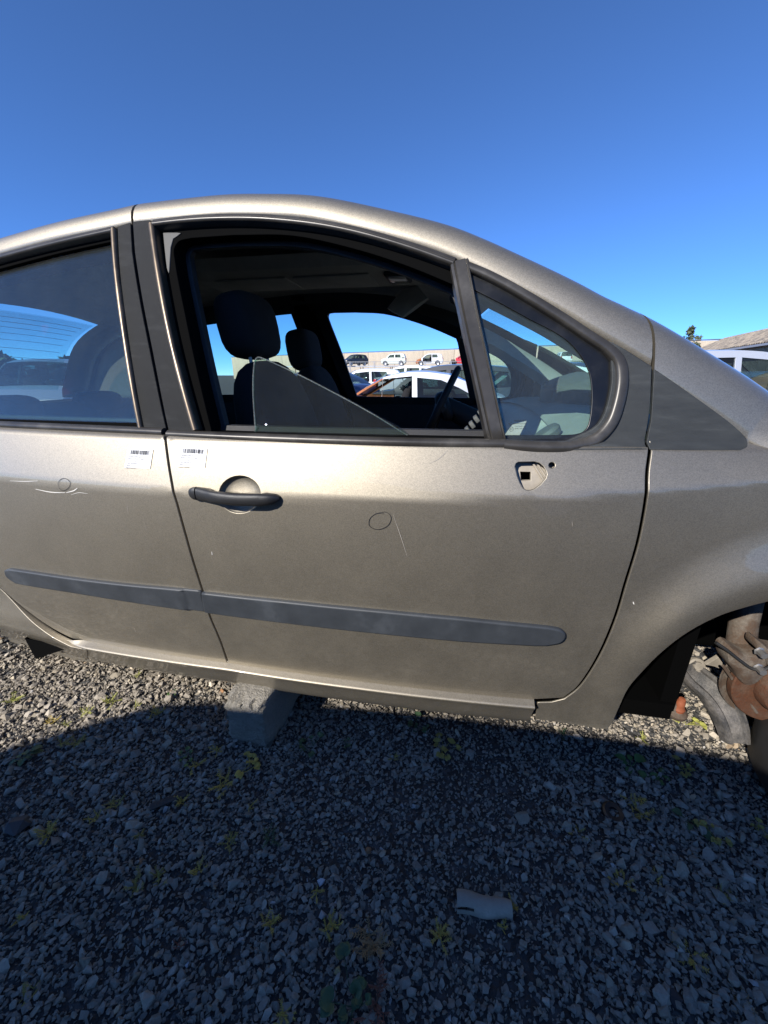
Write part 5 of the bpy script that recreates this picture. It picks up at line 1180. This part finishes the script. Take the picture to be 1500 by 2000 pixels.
# barn with stony sheet roof on the right
M['sheet'] = mat('lichen_roof_sheet', (.25, .22, .19), .95); nt, b_, L2 = nodes(M['sheet']); v_ = tc(nt); n1 = noise(nt, v_, 3.2, 6, .75); n2 = noise(nt, v_, 12, 4, .7)
L2(mixc(nt, ramp(nt, n1, [(.42, (0,)*3), (.58, (1,)*3)]), mixc(nt, n2, (.09, .08, .075), (.19, .165, .145)), (.36, .30, .23)), b_.inputs['Base Color']); bump(nt, n1, .8, .05, b_)
EH = 2.5
def on_z(pxx, pyy, z): r_ = ray(pxx, pyy); return CAM+r_*(z-CAM[2])/r_[2]
e0, e1 = on_z(1345, 691.5, EH), on_z(1500, 667, EH); de = (e1-e0)[:2]; Lb = np.linalg.norm(de); de /= Lb; ne = np.array([-de[1], de[0]])
if ne[0] < 0: ne = -ne
RH = EH+1.1; depth = 2.2
barn = empty('barn', (float(e0[0]), float(e0[1]), 0), 'low barn with lichen covered corrugated roof beyond the silver car', 'building'); ext = 14.
nb = 16
for k in range(nb):
    s0 = -1.0+k*(Lb+ext)/nb; w_ = (Lb+ext)/nb-.02; rows = []
    for t in np.linspace(0, 1, 3):
        row = []
        for j in range(13):
            p = e0[:2]+de*(s0+w_*j/12)+ne*depth*t; row.append((p[0], p[1], EH+(RH-EH)*t+.03*math.cos(j*math.pi)))
        rows.append(row)
    mb = MB(); mb.grid(rows); mb.grid([[(a, b, c-.03) for a, b, c in r2] for r2 in rows]); mb.build('roof_sheet', M['sheet'], barn, auto=20)
for nm, z0, h_, off_, m_ in (('wall', 0, EH-.12, .35, M['pebble']), ('gutter', EH-.16, .10, -.02, M['galv'])):
    c = e0[:2]+de*(Lb+ext-2)/2+ne*off_; mb = MB(); mb.box((c[0], c[1], z0+h_/2), (Lb+ext, .2 if nm == 'wall' else .12, h_), Matrix.Rotation(math.atan2(de[1], de[0]), 3, 'Z')); mb.build(nm, m_, barn, smooth=False)
mb = MB(); b0 = e0[:2]+de*-1+ne*.35; mb.add([(*b0, 0), (*(b0+ne*(depth*2-.7)), 0), (*(b0+ne*(depth*2-.7)), EH-.1), (*(b0+ne*(depth-.35)), RH-.1), (*b0, EH-.1)], [(0, 1, 2, 3, 4)]); mb.add([(p[0]+de[0]*.2, p[1]+de[1]*.2, p[2]) for p in mb.v[:5]], [(4, 3, 2, 1, 0)]); mb.build('gable_wall', M['pebble'], barn, smooth=False)
rows = [[(*(e0[:2]+de*(s_)+ne*depth*(2-t)), EH+(RH-EH)*t) for s_ in np.linspace(-1, Lb+ext-1, 5)] for t in (0, 1)]
mb = MB(); mb.grid(rows); mb.grid([[(a, b, c-.03) for a, b, c in r2] for r2 in rows]); mb.build('far_roof_slope', M['sheet'], barn, smooth=False)
# trees
M['bark'] = mat('tree_bark', (.10, .08, .06), .9)
def tree(name, base, h, w_, label, sd, col, n=1500, leaf=.35, conif=False, group=None):
    rr = np.random.RandomState(sd); root = empty(name, base, label, 'tree', group)
    mb = MB(); B = Vector(base); mb.tube([B, B+Vector((.05*h*rr.randn()*.3, 0, h*.45)), B+Vector((0, 0, h*.93))], [h*.03, h*.02, h*.004], 8)
    for k in range(9):
        z = h*(.25+.07*k); a = rr.rand()*6.28; l_ = w_*.42*(1-.08*k); mb.tube([B+Vector((0, 0, z)), B+Vector((math.cos(a)*l_, math.sin(a)*l_, z+l_*.5))], [h*.01, h*.003], 5)
    mb.build('trunk', M['bark'], root)
    cl = []
    for k in range(26):
        t = rr.rand()**.8; z = h*(.22+.74*t); rad = w_/2*(1-t)**.75*(1 if conif else 1.05)*(rr.rand()**.5); a = rr.rand()*6.28; cl.append((math.cos(a)*rad, math.sin(a)*rad, z, w_*(.10+.10*rr.rand())*(1.15-t*.6)))
    cl = np.array(cl); k = rr.randint(0, len(cl), n); d = rr.normal(size=(n, 3)); d /= np.linalg.norm(d, axis=1, keepdims=True); P_ = cl[k, :3]+d*cl[k, 3:4]*rr.rand(n, 1)**.45*np.array([1, 1, 1.25 if conif else .9])
    a = rr.normal(size=(n, 3)); a /= np.linalg.norm(a, axis=1, keepdims=True); b = np.cross(a, rr.normal(size=(n, 3))); b /= np.linalg.norm(b, axis=1, keepdims=True); s_ = leaf*(.5+.7*rr.rand(n, 1))
    V = np.stack([P_-a*s_, P_+b*s_*.45, P_+a*s_, P_-b*s_*.45], 1).reshape(-1, 3)+np.array(base); F = np.concatenate([np.arange(n)[:, None]*4+np.array([0, 1, 2]), np.arange(n)[:, None]*4+np.array([0, 2, 3])])
    o = tri_mesh('crown', V, F, col); attach(o, root); return root
fol = plastic('foliage', (.045, .07, .03), .8, .0, 10, .3); fol2 = plastic('dusty_foliage', (.09, .11, .06), .8, .0, 10, .3)
tq = at(1342, 690, 1, 60.); tree('pine_tree', (float(tq[0]), 60., 0.), 6.9, 4.6, 'bushy green pine standing behind the barn roof', 3, fol2, 2600, .22, True)
mb = MB(); c = at(1340, 690, 1, 46.); mb.box((c[0], c[1], 1.5), (9, 6, 3.0)); o = mb.build('white_shed', mat('white_sheet_wall', (.75, .76, .78), .6), smooth=False); tag(o, 'low white shed between the tree and the barn', 'shed')
for i, (x, y, h, wd) in enumerate([(-62, 34, 7, 8), (-56, 40, 8, 9), (-70, 24, 7, 9), (-58, 27, 9, 7), (-52, 46, 7, 8), (-66, 16, 8, 10), (-64, 45, 9, 9), (-60, 8, 7, 9)]):
    tree('distant_tree', (x, y, 0), h*.42, wd*.9, 'far tree on the left horizon, %s in the row' % ['third', 'second', 'fourth', 'tall fifth', 'rightmost', 'sixth', 'tall first', 'leftmost'][i], 60+i, fol, 900, .6, False, 'far trees on the left horizon')
# the row behind the photographer: its cars shade the near gravel
make_car('parked_car', 'estate', greyp, (-.30, -2.535, 0), 0.,  'grey estate car parked across the aisle, shading the near gravel', cat='car', gm=mat('light_blocking_pane', (.01, .011, .012), .08))  # its panes are made opaque so no sunlight spills through onto the gravel
